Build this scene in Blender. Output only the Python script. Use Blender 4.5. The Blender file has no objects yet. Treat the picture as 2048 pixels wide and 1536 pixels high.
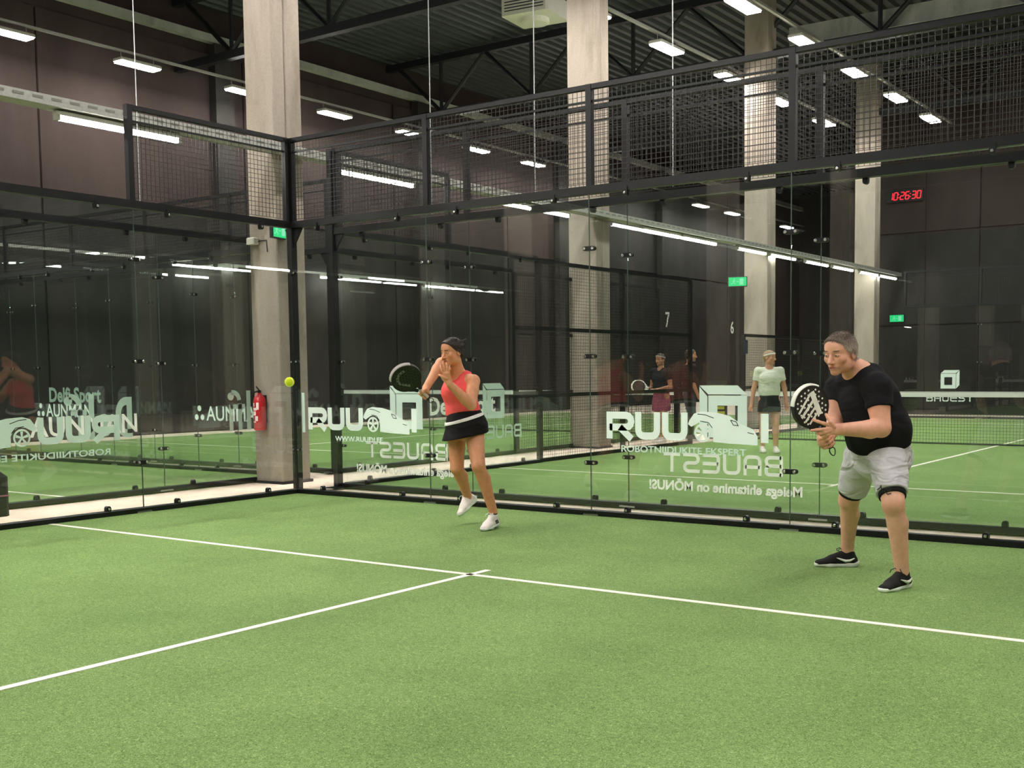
import bpy, math, random
import numpy as np
from mathutils import Vector, Matrix

random.seed(4)
rng = np.random.default_rng(7)
sc = bpy.context.scene
COL = sc.collection

# ------------------------------------------------------------------ camera
CAM_POS = np.array([9.7689, -8.9047, 1.3616])
YAW, PITCH, ROLL = 0.6025, -0.0722, -0.0098
FPX, CX, CY = 2254.93, 95.09, 137.95
_c, _s = math.cos(YAW), math.sin(YAW)
_cp, _sp = math.cos(PITCH), math.sin(PITCH)
FW = np.array([-_s * _cp, _c * _cp, _sp])
RT = np.array([_c, _s, 0.0])
UP = np.cross(RT, FW)
_cr, _sr = math.cos(ROLL), math.sin(ROLL)
RT, UP = _cr * RT + _sr * UP, _cr * UP - _sr * RT
cam_data = bpy.data.cameras.new('camera')
cam = bpy.data.objects.new('camera', cam_data)
COL.objects.link(cam)
cam_data.sensor_width = 36.0
cam_data.lens = FPX / 2048 * 36.0
cam_data.shift_x = -CX / 2048
cam_data.shift_y = CY / 2048
cam_data.clip_end = 200
cam.matrix_world = Matrix(((RT[0], UP[0], -FW[0], CAM_POS[0]), (RT[1], UP[1], -FW[1], CAM_POS[1]),
                           (RT[2], UP[2], -FW[2], CAM_POS[2]), (0, 0, 0, 1)))
sc.camera = cam

def PX(px, py, depth):
    """a photo pixel (2048 x 1536) at a distance along the view axis -> world point"""
    return CAM_POS + depth * (FW + (px - 1024 - CX) / FPX * RT - (py - 768 - CY) / FPX * UP)

# ------------------------------------------------------------------ world, exposure
world = bpy.data.worlds.new('world')
sc.world = world
world.use_nodes = True
world.node_tree.nodes['Background'].inputs[0].default_value = (0.5, 0.55, 0.6, 1)
world.node_tree.nodes['Background'].inputs[1].default_value = 0.0
sc.view_settings.view_transform = 'Standard'
sc.view_settings.look = 'None'
sc.view_settings.gamma = 1
sc.view_settings.exposure = 0.0
sc.cycles.transparent_max_bounces = 40
sc.cycles.max_bounces = 8
sc.cycles.caustics_reflective = False
sc.cycles.caustics_refractive = False
LAMP_L = 142.0     # radiance of the hall lamps
TUBE_L = 70.0      # radiance of the tubes under the cable tray

# ------------------------------------------------------------------ materials
def srgb(r, g, b):
    f = lambda c: (c / 255 / 12.92) if c <= 10 else ((c / 255 + 0.055) / 1.055) ** 2.4
    return (f(r), f(g), f(b), 1.0)

def mat_new(name):
    m = bpy.data.materials.new(name)
    m.use_nodes = True
    nt = m.node_tree
    return m, nt, nt.nodes['Principled BSDF']

def noise_node(nt, scale, detail=4, rough=0.6, vec=None, dist=0.0):
    n = nt.nodes.new('ShaderNodeTexNoise')
    n.inputs['Scale'].default_value = scale
    n.inputs['Detail'].default_value = detail
    n.inputs['Roughness'].default_value = rough
    n.inputs['Distortion'].default_value = dist
    if vec is not None:
        nt.links.new(vec, n.inputs['Vector'])
    return n

def ramp_node(nt, fac, stops):
    r = nt.nodes.new('ShaderNodeValToRGB')
    el = r.color_ramp.elements
    while len(el) < len(stops):
        el.new(0.5)
    for e, (p, c) in zip(el, stops):
        e.position = p
        e.color = c
    nt.links.new(fac, r.inputs['Fac'])
    return r

def coords(nt, scale=(1, 1, 1), kind='Object'):
    tc = nt.nodes.new('ShaderNodeTexCoord')
    mp = nt.nodes.new('ShaderNodeMapping')
    mp.inputs['Scale'].default_value = scale
    nt.links.new(tc.outputs[kind], mp.inputs['Vector'])
    return mp.outputs['Vector']

def bump(nt, b, height, strength, dist=0.01):
    n = nt.nodes.new('ShaderNodeBump')
    n.inputs['Strength'].default_value = strength
    n.inputs['Distance'].default_value = dist
    nt.links.new(height, n.inputs['Height'])
    nt.links.new(n.outputs['Normal'], b.inputs['Normal'])

def simple(name, col, rough=0.6, metal=0.0, spec=0.5, var=0.0, vscale=20, bmp=0.0, bscale=200):
    m, nt, b = mat_new(name)
    b.inputs['Roughness'].default_value = rough
    b.inputs['Metallic'].default_value = metal
    b.inputs['Specular IOR Level'].default_value = spec
    b.inputs['Base Color'].default_value = col
    v = coords(nt)
    if var > 0:
        n = noise_node(nt, vscale, vec=v)
        lo = tuple(c * (1 - var) for c in col[:3]) + (1,)
        hi = tuple(min(1, c * (1 + var)) for c in col[:3]) + (1,)
        r = ramp_node(nt, n.outputs['Fac'], [(0.3, lo), (0.7, hi)])
        nt.links.new(r.outputs['Color'], b.inputs['Base Color'])
    if bmp > 0:
        n2 = noise_node(nt, bscale, vec=v)
        bump(nt, b, n2.outputs['Fac'], bmp)
    return m

def emit(name, col, strength):
    m, nt, b = mat_new(name)
    b.inputs['Base Color'].default_value = tuple(c * .12 for c in col[:3]) + (1,)
    b.inputs['Emission Color'].default_value = col
    b.inputs['Emission Strength'].default_value = strength
    return m

def glass_mat(name, tint):
    m = bpy.data.materials.new(name)
    m.use_nodes = True
    nt = m.node_tree
    nt.nodes.clear()
    out = nt.nodes.new('ShaderNodeOutputMaterial')
    mix = nt.nodes.new('ShaderNodeMixShader')
    tr = nt.nodes.new('ShaderNodeBsdfTransparent')
    tr.inputs['Color'].default_value = tint
    gl = nt.nodes.new('ShaderNodeBsdfGlossy')
    gl.inputs['Roughness'].default_value = 0.0
    gl.inputs['Color'].default_value = (1, 1, 1, 1)
    lw = nt.nodes.new('ShaderNodeLayerWeight')
    pw = nt.nodes.new('ShaderNodeMath'); pw.operation = 'POWER'; pw.inputs[1].default_value = 5
    ml = nt.nodes.new('ShaderNodeMath'); ml.operation = 'MULTIPLY_ADD'
    ml.inputs[1].default_value = 0.95; ml.inputs[2].default_value = 0.042
    nt.links.new(lw.outputs['Facing'], pw.inputs[0])
    nt.links.new(pw.outputs[0], ml.inputs[0])
    nt.links.new(ml.outputs[0], mix.inputs['Fac'])
    nt.links.new(tr.outputs[0], mix.inputs[1])
    nt.links.new(gl.outputs[0], mix.inputs[2])
    nt.links.new(mix.outputs[0], out.inputs['Surface'])
    return m

def concrete(name, lo, mid, hi, scale=1.2, rough=0.85, streak=True):
    m, nt, b = mat_new(name)
    b.inputs['Roughness'].default_value = rough
    b.inputs['Specular IOR Level'].default_value = 0.25
    v = coords(nt, (1, 1, 0.35) if streak else (1, 1, 1))
    n = noise_node(nt, scale, 8, 0.65, v, 0.4)
    r = ramp_node(nt, n.outputs['Fac'], [(0.28, lo), (0.5, mid), (0.72, hi)])
    v2 = coords(nt)
    n2 = noise_node(nt, 35, 5, 0.7, v2)
    mx = nt.nodes.new('ShaderNodeMixRGB'); mx.blend_type = 'OVERLAY'; mx.inputs['Fac'].default_value = 0.25
    nt.links.new(r.outputs['Color'], mx.inputs[1])
    nt.links.new(n2.outputs['Fac'], mx.inputs[2])
    nt.links.new(mx.outputs[0], b.inputs['Base Color'])
    bump(nt, b, n2.outputs['Fac'], 0.25, 0.01)
    return m

def turf_mat():
    m, nt, b = mat_new('turf')
    b.inputs['Roughness'].default_value = 0.9
    b.inputs['Specular IOR Level'].default_value = 0.15
    v = coords(nt)
    fine = noise_node(nt, 80, 3, 0.8, v, 2.2)
    r = ramp_node(nt, fine.outputs['Fac'], [(0.33, srgb(72, 100, 46)), (0.47, srgb(118, 148, 84)),
                                           (0.55, srgb(136, 166, 102)), (0.68, srgb(196, 216, 150))])
    big = noise_node(nt, 0.9, 5, 0.6, v)
    rb = ramp_node(nt, big.outputs['Fac'], [(0.3, (0.82, 0.84, 0.8, 1)), (0.7, (1.08, 1.06, 1.05, 1))])
    mx = nt.nodes.new('ShaderNodeMixRGB'); mx.blend_type = 'MULTIPLY'; mx.inputs['Fac'].default_value = 1
    nt.links.new(r.outputs['Color'], mx.inputs[1])
    nt.links.new(rb.outputs['Color'], mx.inputs[2])
    nt.links.new(mx.outputs[0], b.inputs['Base Color'])
    mid = noise_node(nt, 60, 3, 0.7, v, 1.0)
    bump(nt, b, mid.outputs['Fac'], 0.8, 0.015)
    return m

M = {}
M['turf'] = turf_mat()
M['line'] = simple('line_white', srgb(246, 240, 226), 0.8, var=0.04, vscale=60)
M['aisle'] = concrete('aisle_concrete', srgb(222, 198, 180), srgb(238, 216, 198), srgb(246, 228, 212), 2.0, 0.7, False)
M['pillar'] = concrete('pillar_concrete', srgb(128, 118, 106), srgb(161, 149, 138), srgb(174, 163, 152), 1.5)
M['wall_brown'] = concrete('wall_brown', srgb(42, 34, 32), srgb(55, 45, 43), srgb(66, 55, 52), 0.6)
M['wall_dark'] = concrete('wall_dark', srgb(32, 31, 30), srgb(46, 44, 42), srgb(62, 58, 54), 0.7)
M['deck'] = simple('roof_deck', srgb(66, 72, 72), 0.5, 0.3, var=0.15, vscale=2)
M['steel_dark'] = simple('steel_dark', srgb(30, 33, 36), 0.5, 0.2, var=0.1, vscale=8)
M['frame'] = simple('frame_black', srgb(15, 16, 18), 0.38, 0.0, 0.35, var=0.15, vscale=15)
M['wire'] = simple('mesh_wire', srgb(52, 50, 50), 0.4, 0.6, var=0.1)
M['bolt'] = simple('bolt_steel', srgb(200, 200, 198), 0.25, 1.0, var=0.05)
M['chrome'] = simple('cable_steel', srgb(190, 192, 190), 0.35, 0.8, var=0.05)
M['beam_light'] = concrete('beam_light', srgb(140, 144, 138), srgb(165, 168, 160), srgb(182, 184, 176), 2.0)
M['tray'] = simple('tray_zinc', srgb(168, 168, 162), 0.5, 0.3, var=0.12, vscale=25)
M['plastic_white'] = simple('plastic_white', srgb(225, 222, 212), 0.5, var=0.05)
M['lamp_shell'] = simple('lamp_shell', srgb(190, 188, 178), 0.5, var=0.05)
M['lamp'] = emit('lamp_emission', (1.0, 0.965, 0.91, 1), LAMP_L)
M['tube'] = emit('tube_emission', (1.0, 0.97, 0.9, 1), TUBE_L)
M['exit'] = emit('exit_green', (0.0, 0.75, 0.22, 1), 1.0)
M['exit_white'] = emit('exit_white', (0.3, 1, 0.6, 1), 0.8)
M['digit'] = emit('digit_red', (1.0, 0.02, 0.035, 1), 2.6)
M['glass'] = glass_mat('court_glass', (0.94, 0.962, 0.952, 1))
def vinyl(name, col):
    m, nt, b = mat_new(name)
    out = nt.nodes['Material Output']
    v = coords(nt)
    n = noise_node(nt, 30, 3, .5, v)
    r = ramp_node(nt, n.outputs['Fac'], [(.3, tuple(c * .97 for c in col[:3]) + (1,)), (.7, col)])
    b.inputs['Roughness'].default_value = .6
    tl = nt.nodes.new('ShaderNodeBsdfTranslucent')
    mx = nt.nodes.new('ShaderNodeAddShader')
    nt.links.new(r.outputs['Color'], b.inputs['Base Color'])
    hf = nt.nodes.new('ShaderNodeMixRGB'); hf.blend_type = 'MULTIPLY'; hf.inputs['Fac'].default_value = 1; hf.inputs[2].default_value = (.5, .5, .5, 1)
    nt.links.new(r.outputs['Color'], hf.inputs[1])
    nt.links.new(hf.outputs[0], tl.inputs['Color'])
    nt.links.new(b.outputs[0], mx.inputs[0]); nt.links.new(tl.outputs[0], mx.inputs[1])
    nt.links.new(mx.outputs[0], out.inputs['Surface'])
    return m
M['sticker'] = vinyl('sticker_white', srgb(225, 236, 232))
M['sticker_dim'] = vinyl('sticker_frosted', srgb(196, 214, 206))
M['sticker_pure'] = vinyl('sticker_bright', srgb(246, 246, 240))
M['edge_seal'] = simple('edge_seal', srgb(74, 88, 80), 0.25, 0, 0.6, var=0.1)
M['red'] = simple('extinguisher_red', srgb(188, 22, 34), 0.3, 0, 0.5, var=0.06)
M['black_rubber'] = simple('black_rubber', srgb(18, 18, 19), 0.6, var=0.1)
M['net'] = simple('net_cord', srgb(30, 32, 32), 0.7, var=0.1)
M['net_tape'] = simple('net_tape', srgb(238, 236, 232), 0.7, var=0.03)

# ------------------------------------------------------------------ mesh helpers
def setp(o, label=None, cat=None, group=None, kind=None):
    if label: o['label'] = label
    if cat: o['category'] = cat
    if group: o['group'] = group
    if kind: o['kind'] = kind
    return o

class MB:
    """collects simple solids into one mesh"""
    def __init__(self):
        self.v = []; self.f = []
    def add(self, vs, fs):
        n = len(self.v)
        self.v += [tuple(map(float, p)) for p in vs]
        self.f += [tuple(i + n for i in f) for f in fs]
        return self
    def box(self, x0, x1, y0, y1, z0, z1):
        vs = [(x, y, z) for z in (z0, z1) for y in (y0, y1) for x in (x0, x1)]
        return self.add(vs, [(0, 2, 3, 1), (4, 5, 7, 6), (0, 1, 5, 4), (2, 6, 7, 3), (0, 4, 6, 2), (1, 3, 7, 5)])
    def bevbox(self, x0, x1, y0, y1, z0, z1, b):
        """box with chamfered vertical and top edges"""
        def ring(x0, x1, y0, y1, b, z):
            return [(x0 + b, y0, z), (x1 - b, y0, z), (x1, y0 + b, z), (x1, y1 - b, z),
                    (x1 - b, y1, z), (x0 + b, y1, z), (x0, y1 - b, z), (x0, y0 + b, z)]
        vs = ring(x0, x1, y0, y1, b, z0) + ring(x0, x1, y0, y1, b, z1 - b) + ring(x0 + b, x1 - b, y0 + b, y1 - b, b * .6, z1)
        fs = [tuple(range(7, -1, -1)), tuple(range(16, 24))]
        for k in (0, 8):
            fs += [(k + i, k + (i + 1) % 8, k + 8 + (i + 1) % 8, k + 8 + i) for i in range(8)]
        return self.add(vs, fs)
    def tube(self, pts, r, n=8, cap=True, closed=False):
        pts = [np.array(p, float) for p in pts]
        m = len(pts)
        rs = r if isinstance(r, (list, tuple)) else [r] * m
        vs = []; prev = None
        for i, p in enumerate(pts):
            if closed:
                t = pts[(i + 1) % m] - pts[i - 1]
            else:
                t = pts[min(i + 1, m - 1)] - pts[max(i - 1, 0)]
            t = t / (np.linalg.norm(t) + 1e-9)
            if prev is None:
                a = np.array([0, 0, 1.]) if abs(t[2]) < .9 else np.array([1., 0, 0])
                u = np.cross(t, a)
            else:
                u = prev - t * (prev @ t)
            u = u / (np.linalg.norm(u) + 1e-9); prev = u
            w = np.cross(t, u)
            for k in range(n):
                an = 2 * math.pi * k / n
                vs.append(p + rs[i] * (math.cos(an) * u + math.sin(an) * w))
        fs = []
        for i in range(m if closed else m - 1):
            j = (i + 1) % m
            for k in range(n):
                k2 = (k + 1) % n
                fs.append((i * n + k, i * n + k2, j * n + k2, j * n + k))
        if cap and not closed:
            fs.append(tuple(range(n - 1, -1, -1)))
            fs.append(tuple((m - 1) * n + k for k in range(n)))
        return self.add(vs, fs)
    def lathe(self, prof, n=20, origin=(0, 0, 0), axis='z'):
        vs = []; o = np.array(origin, float)
        for r, h in prof:
            for k in range(n):
                a = 2 * math.pi * k / n
                c, s = r * math.cos(a), r * math.sin(a)
                p = {'z': (c, s, h), 'y': (c, h, s), 'x': (h, c, s)}[axis]
                vs.append(o + p)
        fs = []
        for i in range(len(prof) - 1):
            for k in range(n):
                k2 = (k + 1) % n
                fs.append((i * n + k, i * n + k2, (i + 1) * n + k2, (i + 1) * n + k))
        fs.append(tuple(range(n - 1, -1, -1)))
        fs.append(tuple((len(prof) - 1) * n + k for k in range(n)))
        return self.add(vs, fs)
    def prism(self, poly, frame, t0, t1):
        """2-D polygon (list of (a,b)) extruded along the frame's third axis"""
        o, A, B, N = [np.array(q, float) for q in frame]
        n = len(poly)
        vs = [o + a * A + b * B + t0 * N for a, b in poly] + [o + a * A + b * B + t1 * N for a, b in poly]
        fs = [tuple(range(n - 1, -1, -1)), tuple(range(n, 2 * n))]
        fs += [(i, (i + 1) % n, n + (i + 1) % n, n + i) for i in range(n)]
        return self.add(vs, fs)
    def build(self, name, mat, parent=None, smooth=False):
        me = bpy.data.meshes.new(name)
        me.from_pydata(self.v, [], self.f)
        me.materials.append(mat)
        if smooth:
            me.polygons.foreach_set('use_smooth', [True] * len(me.polygons))
        me.update()
        return link(name, me, parent)

def link(name, me, parent=None):
    o = bpy.data.objects.new(name, me)
    COL.objects.link(o)
    if parent is not None:
        o.parent = parent
    return o

def empty(name, loc=(0, 0, 0), rz=0.0):
    o = bpy.data.objects.new(name, None)
    o.location = loc
    o.rotation_euler = (0, 0, rz)
    COL.objects.link(o)
    return o

def copy_tree(o, parent=None):
    c = o.copy()
    COL.objects.link(c)
    c.parent = parent
    for ch in list(o.children):
        copy_tree(ch, c)
    return c

def struct(o):
    o['kind'] = 'structure'
    return o

# ------------------------------------------------------------------ the hall
YB, YD = 1.42, 2.15          # end walls of the two courts across the aisle
YC = 0.75                    # end wall of the court behind
XW, XE, YS, YF, YN = -13.0, 24.0, -24.0, 25.0, 46.0
ZC = 10.2
struct(MB().box(XW, XE, YS, YN, -0.2, -0.02).build('floor', M['aisle']))
struct(MB().box(XW - .3, XW, YS, YN, -.02, ZC).build('wall_left', M['wall_brown']))
wf = struct(MB().box(-1.9, XE, YF, YF + .4, -.02, ZC).build('wall_far', M['wall_brown']))
struct(MB().box(-1.9, -1.5, YF + .4, YN, -.02, ZC).build('wall_corridor', M['wall_dark']))
struct(MB().box(XW, XE, YN, YN + .3, -.02, ZC).build('wall_end', M['wall_dark']))
struct(MB().box(XE, XE + .3, YS, YN, -.02, ZC).build('wall_right', M['wall_dark']))
struct(MB().box(XW, XE, YS - .3, YS, -.02, ZC).build('wall_back', M['wall_dark']))
# far wall: raised concrete panels, separated by recessed joints
for i in range(8):
    x0 = -1.85 + i * 1.55
    for (z0, z1) in ((0, 2.6), (2.65, 5.3), (5.38, 9.9)):
        MB().box(x0, x0 + 1.5, YF - .04, YF, z0, z1).build('wall_panel', M['wall_brown'] if z0 > 5 else M['wall_dark'], wf)
# left wall: precast panels and pilasters
wl = bpy.data.objects['wall_left']
for i in range(9):
    y0 = -6 + i * 5.45
    for (z0, z1) in ((0, 5.2), (5.26, 9.1)):
        MB().box(XW, XW + .05, y0, y0 + 5.4, z0, z1).build('wall_panel', M['wall_brown'] if z0 > 5 and i < 6 else M['wall_dark'], wl)
for y in (2.0, 9.3, 16.6, 23.9, 31.2):
    MB().box(XW + .05, XW + .3, y, y + .55, 0, 9.3).build('pilaster', M['wall_dark'], wl)
# corrugated roof deck: ribs run along the hall
mb = MB()
prof = []
x = XW
while x < XE:
    prof += [(x, ZC), (x + .13, ZC), (x + .17, ZC + .09), (x + .28, ZC + .09)]
    x += .32
prof.append((XE, ZC))
n = len(prof)
mb.add([(px, YS, pz) for px, pz in prof] + [(px, YN, pz) for px, pz in prof],
       [(i, i + 1, n + i + 1, n + i) for i in range(n - 1)])
mb.box(XW, XE, YS, YN, ZC + .12, ZC + .3)
struct(mb.build('ceiling', M['deck']))
struct(MB().box(XW, XW + .2, YS, YN, 9.36, 9.54).build('trim_1', M['beam_light']))
struct(MB().box(-.8, XE, 15.9, 16.3, 8.75, 9.15).build('trim_2', M['beam_light']))

# turf courts with painted lines
def court(name, x0, y0, sgn, label, half=10.0, fars=True):
    ya, yb = sorted((y0, y0 + sgn * 2 * half))
    yb = min(yb, YF - .3) if sgn > 0 else yb
    t = MB().box(x0, x0 + 10, ya, yb, -.02, 0.0).build(name, M['turf'])
    struct(t)
    w = .025
    ys = y0 + sgn * 3.05
    yn = y0 + sgn * half
    def ln(xa, xb, yc, yd):
        MB().box(xa, xb, min(yc, yd), max(yc, yd), 0.0005, .003).build('court_line', M['line'], t)
    ln(x0 + .03, x0 + 9.97, ys - w, ys + w)
    ln(x0 + 5 - w, x0 + 5 + w, ys - sgn * .2, yn)
    if fars:
        y2 = y0 + sgn * (2 * half - 3.05)
        ln(x0 + .03, x0 + 9.97, y2 - w, y2 + w)
        ln(x0 + 5 - w, x0 + 5 + w, y2 + sgn * .2, yn)
    return t
court('floor_turf', 0, 0, -1, '')
court('floor_turf', -.03, YC, 1, '', 10.75)
court('floor_turf', -11.6, YB, -1, '')
court('floor_turf', -11.6, YD, 1, '')

# concrete pillars
pil_rows = [(-1.57, .73 + 7.27 * k) for k in range(-3, 4)] + [(11.0, .73 + 7.27 * k) for k in (-2, -1, 0, 1, 2)]
pil_labels = {(0, 0): 'beige concrete pillar with a red fire extinguisher hung on it',
              (0, 1): 'beige concrete pillar behind the arm of the woman in coral, seen through two glass walls',
              (0, 2): 'beige concrete pillar with a green exit sign, behind the woman in white',
              (0, 3): 'beige concrete pillar farthest along the aisle, beside the red digital clock'}
for i, (px, py) in enumerate(pil_rows):
    k = round((py - .73) / 7.27)
    w = .5 if k == 0 else .58
    root = empty('concrete_pillar', (px - (w - .5) * .6, py, -.02))
    mb = MB().bevbox(0, w, 0, .2, 0, 9.9, .012)
    mb.build('shaft', M['pillar'], root)
    MB().bevbox(.004, w - .004, .212, .47, 0, 9.9, .012).build('shaft_rear', M['pillar'], root)
    MB().box(-.02, w + .02, -.02, .49, 0, .035).build('foot_strip', M['steel_dark'], root)
    lab = pil_labels.get((0 if px < 0 else 1, k))
    if lab:
        setp(root, lab, 'pillar')
    elif px < 0:
        setp(root, 'concrete pillar of the aisle row that shows only as a reflection', 'pillar', 'mirrored aisle pillars')
    else:
        setp(root, 'concrete pillar across the court that shows only as a reflection', 'pillar', 'mirrored far-side pillars')

# roof trusses across the hall at the pillar lines
def truss(y):
    root = empty('roof_truss', (0, y, 0))
    z0, z1 = 8.55, 10.05
    x0, x1 = XW + .05, XE - .1
    MB().box(x0, x1, -.09, .09, z0 - .09, z0 + .09).build('bottom_chord', M['steel_dark'], root)
    MB().box(x0, x1, -.09, .09, z1 - .09, z1 + .09).build('top_chord', M['steel_dark'], root)
    step = 3.1
    k = 0
    x = x0 + .4
    while x + step < x1:
        a, b, c = (x, 0, z1 - .05), (x + step / 2, 0, z0 + .05), (x + step, 0, z1 - .05)
        MB().tube([a, b], .055, 6).build('diagonal', M['steel_dark'], root)
        MB().tube([b, c], .055, 6).build('diagonal', M['steel_dark'], root)
        MB().tube([b, (b[0], 0, z1)], .05, 6).build('vertical', M['steel_dark'], root)
        x += step
    return root
for y, lab in ((8.4, 'dark steel roof truss crossing above the white fan unit, deck ribs behind it'),
               (15.66, 'dark steel roof truss deeper in the hall whose diagonals show below its top chord'),
               (22.9, 'dark steel roof truss at the far end of the hall before the brown wall')):
    setp(truss(y), lab, 'truss')
setp(truss(1.05), 'dark steel roof truss above the extinguisher pillar, mostly out of sight', 'truss')
MB()

# ------------------------------------------------------------------ lamps
def lamp_proto():
    root = empty('hanging_lamp')
    MB().bevbox(-.16, .16, -.5, .5, .0, .07, .02).build('housing', M['lamp_shell'], root)
    MB().box(-.14, .14, -.47, .47, -.03, -.002).build('diffuser', M['lamp'], root)
    for y in (-.4, .4):
        MB().tube([(0, y, .07), (0, y, .2)], .006, 5).build('hanger', M['chrome'], root)
    return root
rows = [(-11.65, [.6 + 2.9 * k for k in range(-7, 15)], 'slim bright lamp in the hanging row beside the brown left wall', 'lamps along the left wall'),
        (-1.85, [.45 + 2.9 * k for k in range(-7, 8)], 'slim bright lamp in the hanging row above the aisle with the pillars', 'lamps above the aisle'),
        (.62, [1.75 + 2.9 * k for k in range(-7, 8)], 'slim bright lamp in the hanging row above the glass side of the courts', 'lamps above the court side'),
        (10.4, [1.75 + 2.9 * k for k in range(-7, 8)], 'slim bright lamp in the row over the far side line, seen mirrored in the glass', 'lamps over the far side line')]
lp = lamp_proto()
first = True
for x, ys, lab, grp in rows:
    rail = MB().box(x - .03, x + .03, YS + 2, ys[-1] + 2, 8.2, 8.25).build('lamp_rail', M['tray'])
    setp(rail, {-11.65: 'thin grey mounting rail of the lamps beside the left wall',
                -1.85: 'thin grey mounting rail of the lamps above the aisle',
                .62: 'thin grey mounting rail of the lamps above the court side',
                10.4: 'thin grey mounting rail of the lamps over the far side line'}[x], 'rail')
    for y in ys:
        o = lp if first else copy_tree(lp)
        first = False
        o.location = (x, y, 8.0)
        setp(o, lab, 'lamp', grp)

# cable tray in the aisle with tube lights below it
tray = empty('cable_tray', (-1.0, 0, 4.06))
MB().box(-.11, .11, -14, 24.5, 0, .008).build('tray_floor', M['tray'], tray)
for s in (-1, 1):
    MB().box(s * .11 - .005, s * .11 + .005, -14, 24.5, 0, .1).build('tray_side', M['tray'], tray)
mb = MB()
for k in range(190):
    y = -13.9 + k * .2
    mb.box(-.118, -.1155, y, y + .11, .05, .075).box(.1155, .118, y, y + .11, .05, .075)
setp(mb.build('perforation', simple('tray_slot', srgb(120, 118, 112), .6, var=.1), tray), kind='stuff')
for y in (.98, 8.25, 15.5):
    MB().box(-.14, .11, y - .02, y + .02, -.008, 0).build('tray_bracket', M['tray'], tray)
setp(tray, 'long perforated grey cable tray running down the aisle past the pillars', 'cable tray')
def tube_proto():
    root = empty('tube_light')
    MB().bevbox(-.045, .045, 0, 1.5, 0, .05, .01).build('housing', M['lamp_shell'], root)
    MB().tube([(0, .02, -.022), (0, 1.48, -.022)], .028, 10).build('tube', M['tube'], root)
    for y in (.02, 1.48):
        MB().box(-.035, .035, y - .02, y + .02, -.05, 0).build('end_cap', M['lamp_shell'], root)
    return root
tp = tube_proto()
for k, y in enumerate([-9.9, -6.0, -2.2, 1.7, 5.6, 9.5, 11.1, 13.6, 15.3, 17.4, 19.2, 21.2, 22.8]):
    o = tp if k == 0 else copy_tree(tp)
    o.location = (-1.0, y, 4.0)
    setp(o, 'long fluorescent tube light fixed under the aisle cable tray', 'tube light', 'tube lights under the cable tray')
for x, ys, lab, grp in ((11.75, [-11.8, -7.6, -3.4, .8, 5.0, 9.2, 13.4], 'fluorescent tube light of the other aisle, showing as a streak in the glass', 'tube lights of the other aisle'),
                        (-12.6, [-19, -14.8, -10.6, -6.4, -2.2, 8.2, 12.4, 16.6], 'fluorescent tube light low on the brown left wall, behind the glass', 'tube lights on the left wall')):
    for y in ys:
        o = copy_tree(tp)
        o.location = (x, y, 3.95)
        setp(o, lab, 'tube light', grp)
    rail = MB().box(x - .04, x + .04, ys[0] - 1, ys[-1] + 2.5, 4.003, 4.06).build('tube_rail', M['tray'])
    setp(rail, 'grey rail carrying the tube lights ' + ('of the other aisle' if x > 0 else 'low on the left wall'), 'rail')

# steel cables hanging from the roof beside the fence posts
for p, lab in (((1.76, .38), 'thin steel cable hanging from the roof above the racket of the woman'),
               ((3.12, .38), 'thin steel cable hanging from the roof in front of the white fan unit'),
               ((4.68, .38), 'thin steel cable hanging from the roof between the two pillars on the right'),
               ((-.3, -1.74), 'thin steel cable hanging from the roof beside the end of the side fence')):
    c = MB().tube([(p[0], p[1], 3.05), (p[0], p[1], ZC)], .0055, 6).build('steel_cable', M['chrome'])
    setp(c, lab, 'cable')

# fan unit on the roof
fan = empty('fan_unit', (-4.4, 10.95, 8.78))
fan.rotation_euler = (0, 0, .12)
MB().bevbox(-.55, .55, -.5, .5, 0, .42, .04).build('casing', M['plastic_white'], fan)
MB().lathe([(.3, 0), (.3, -.08), (.26, -.1), (.1, -.12), (.02, -.13)], 20).build('fan_ring', M['plastic_white'], fan)
for k in range(5):
    MB().box(-.46, .46, -.505, -.5, .08 + k * .06, .1 + k * .06).build('louvre', M['steel_dark'], fan)
for sx in (-.45, .45):
    for sy in (-.4, .4):
        MB().tube([(sx, sy, .42), (sx, sy, ZC - 8.78)], .012, 5).build('hanger', M['chrome'], fan)
setp(fan, 'white boxy fan unit hung under the roof deck beside a pillar', 'fan unit')

# ------------------------------------------------------------------ lettering
_font_cache = {}
def text_geo(s, bold=0.0):
    """flat text as (verts 2-D, faces), left aligned, cap height about 0.7"""
    key = (s, bold)
    if key in _font_cache:
        return _font_cache[key]
    cu = bpy.data.curves.new('lettering', 'FONT')
    cu.body = s
    cu.resolution_u = 3
    cu.offset = bold
    o = bpy.data.objects.new('lettering', cu)
    COL.objects.link(o)
    dg = bpy.context.evaluated_depsgraph_get()
    me = o.evaluated_get(dg).to_mesh()
    vs = [(v.co.x, v.co.y) for v in me.vertices]
    fs = [tuple(p.vertices) for p in me.polygons]
    o.evaluated_get(dg).to_mesh_clear()
    bpy.data.objects.remove(o)
    bpy.data.curves.remove(cu)
    _font_cache[key] = (vs, fs)
    return vs, fs

def text_fit(s, w, h=None, bold=0.0):
    vs, fs = text_geo(s, bold)
    xs = [v[0] for v in vs]; ys = [v[1] for v in vs]
    k = w / (max(xs) - min(xs))
    ky = k if h is None else h / (max(ys) - min(ys))
    return [((x - min(xs)) * k, (y - (min(ys) if h else 0)) * ky) for x, y in vs], fs

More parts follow.
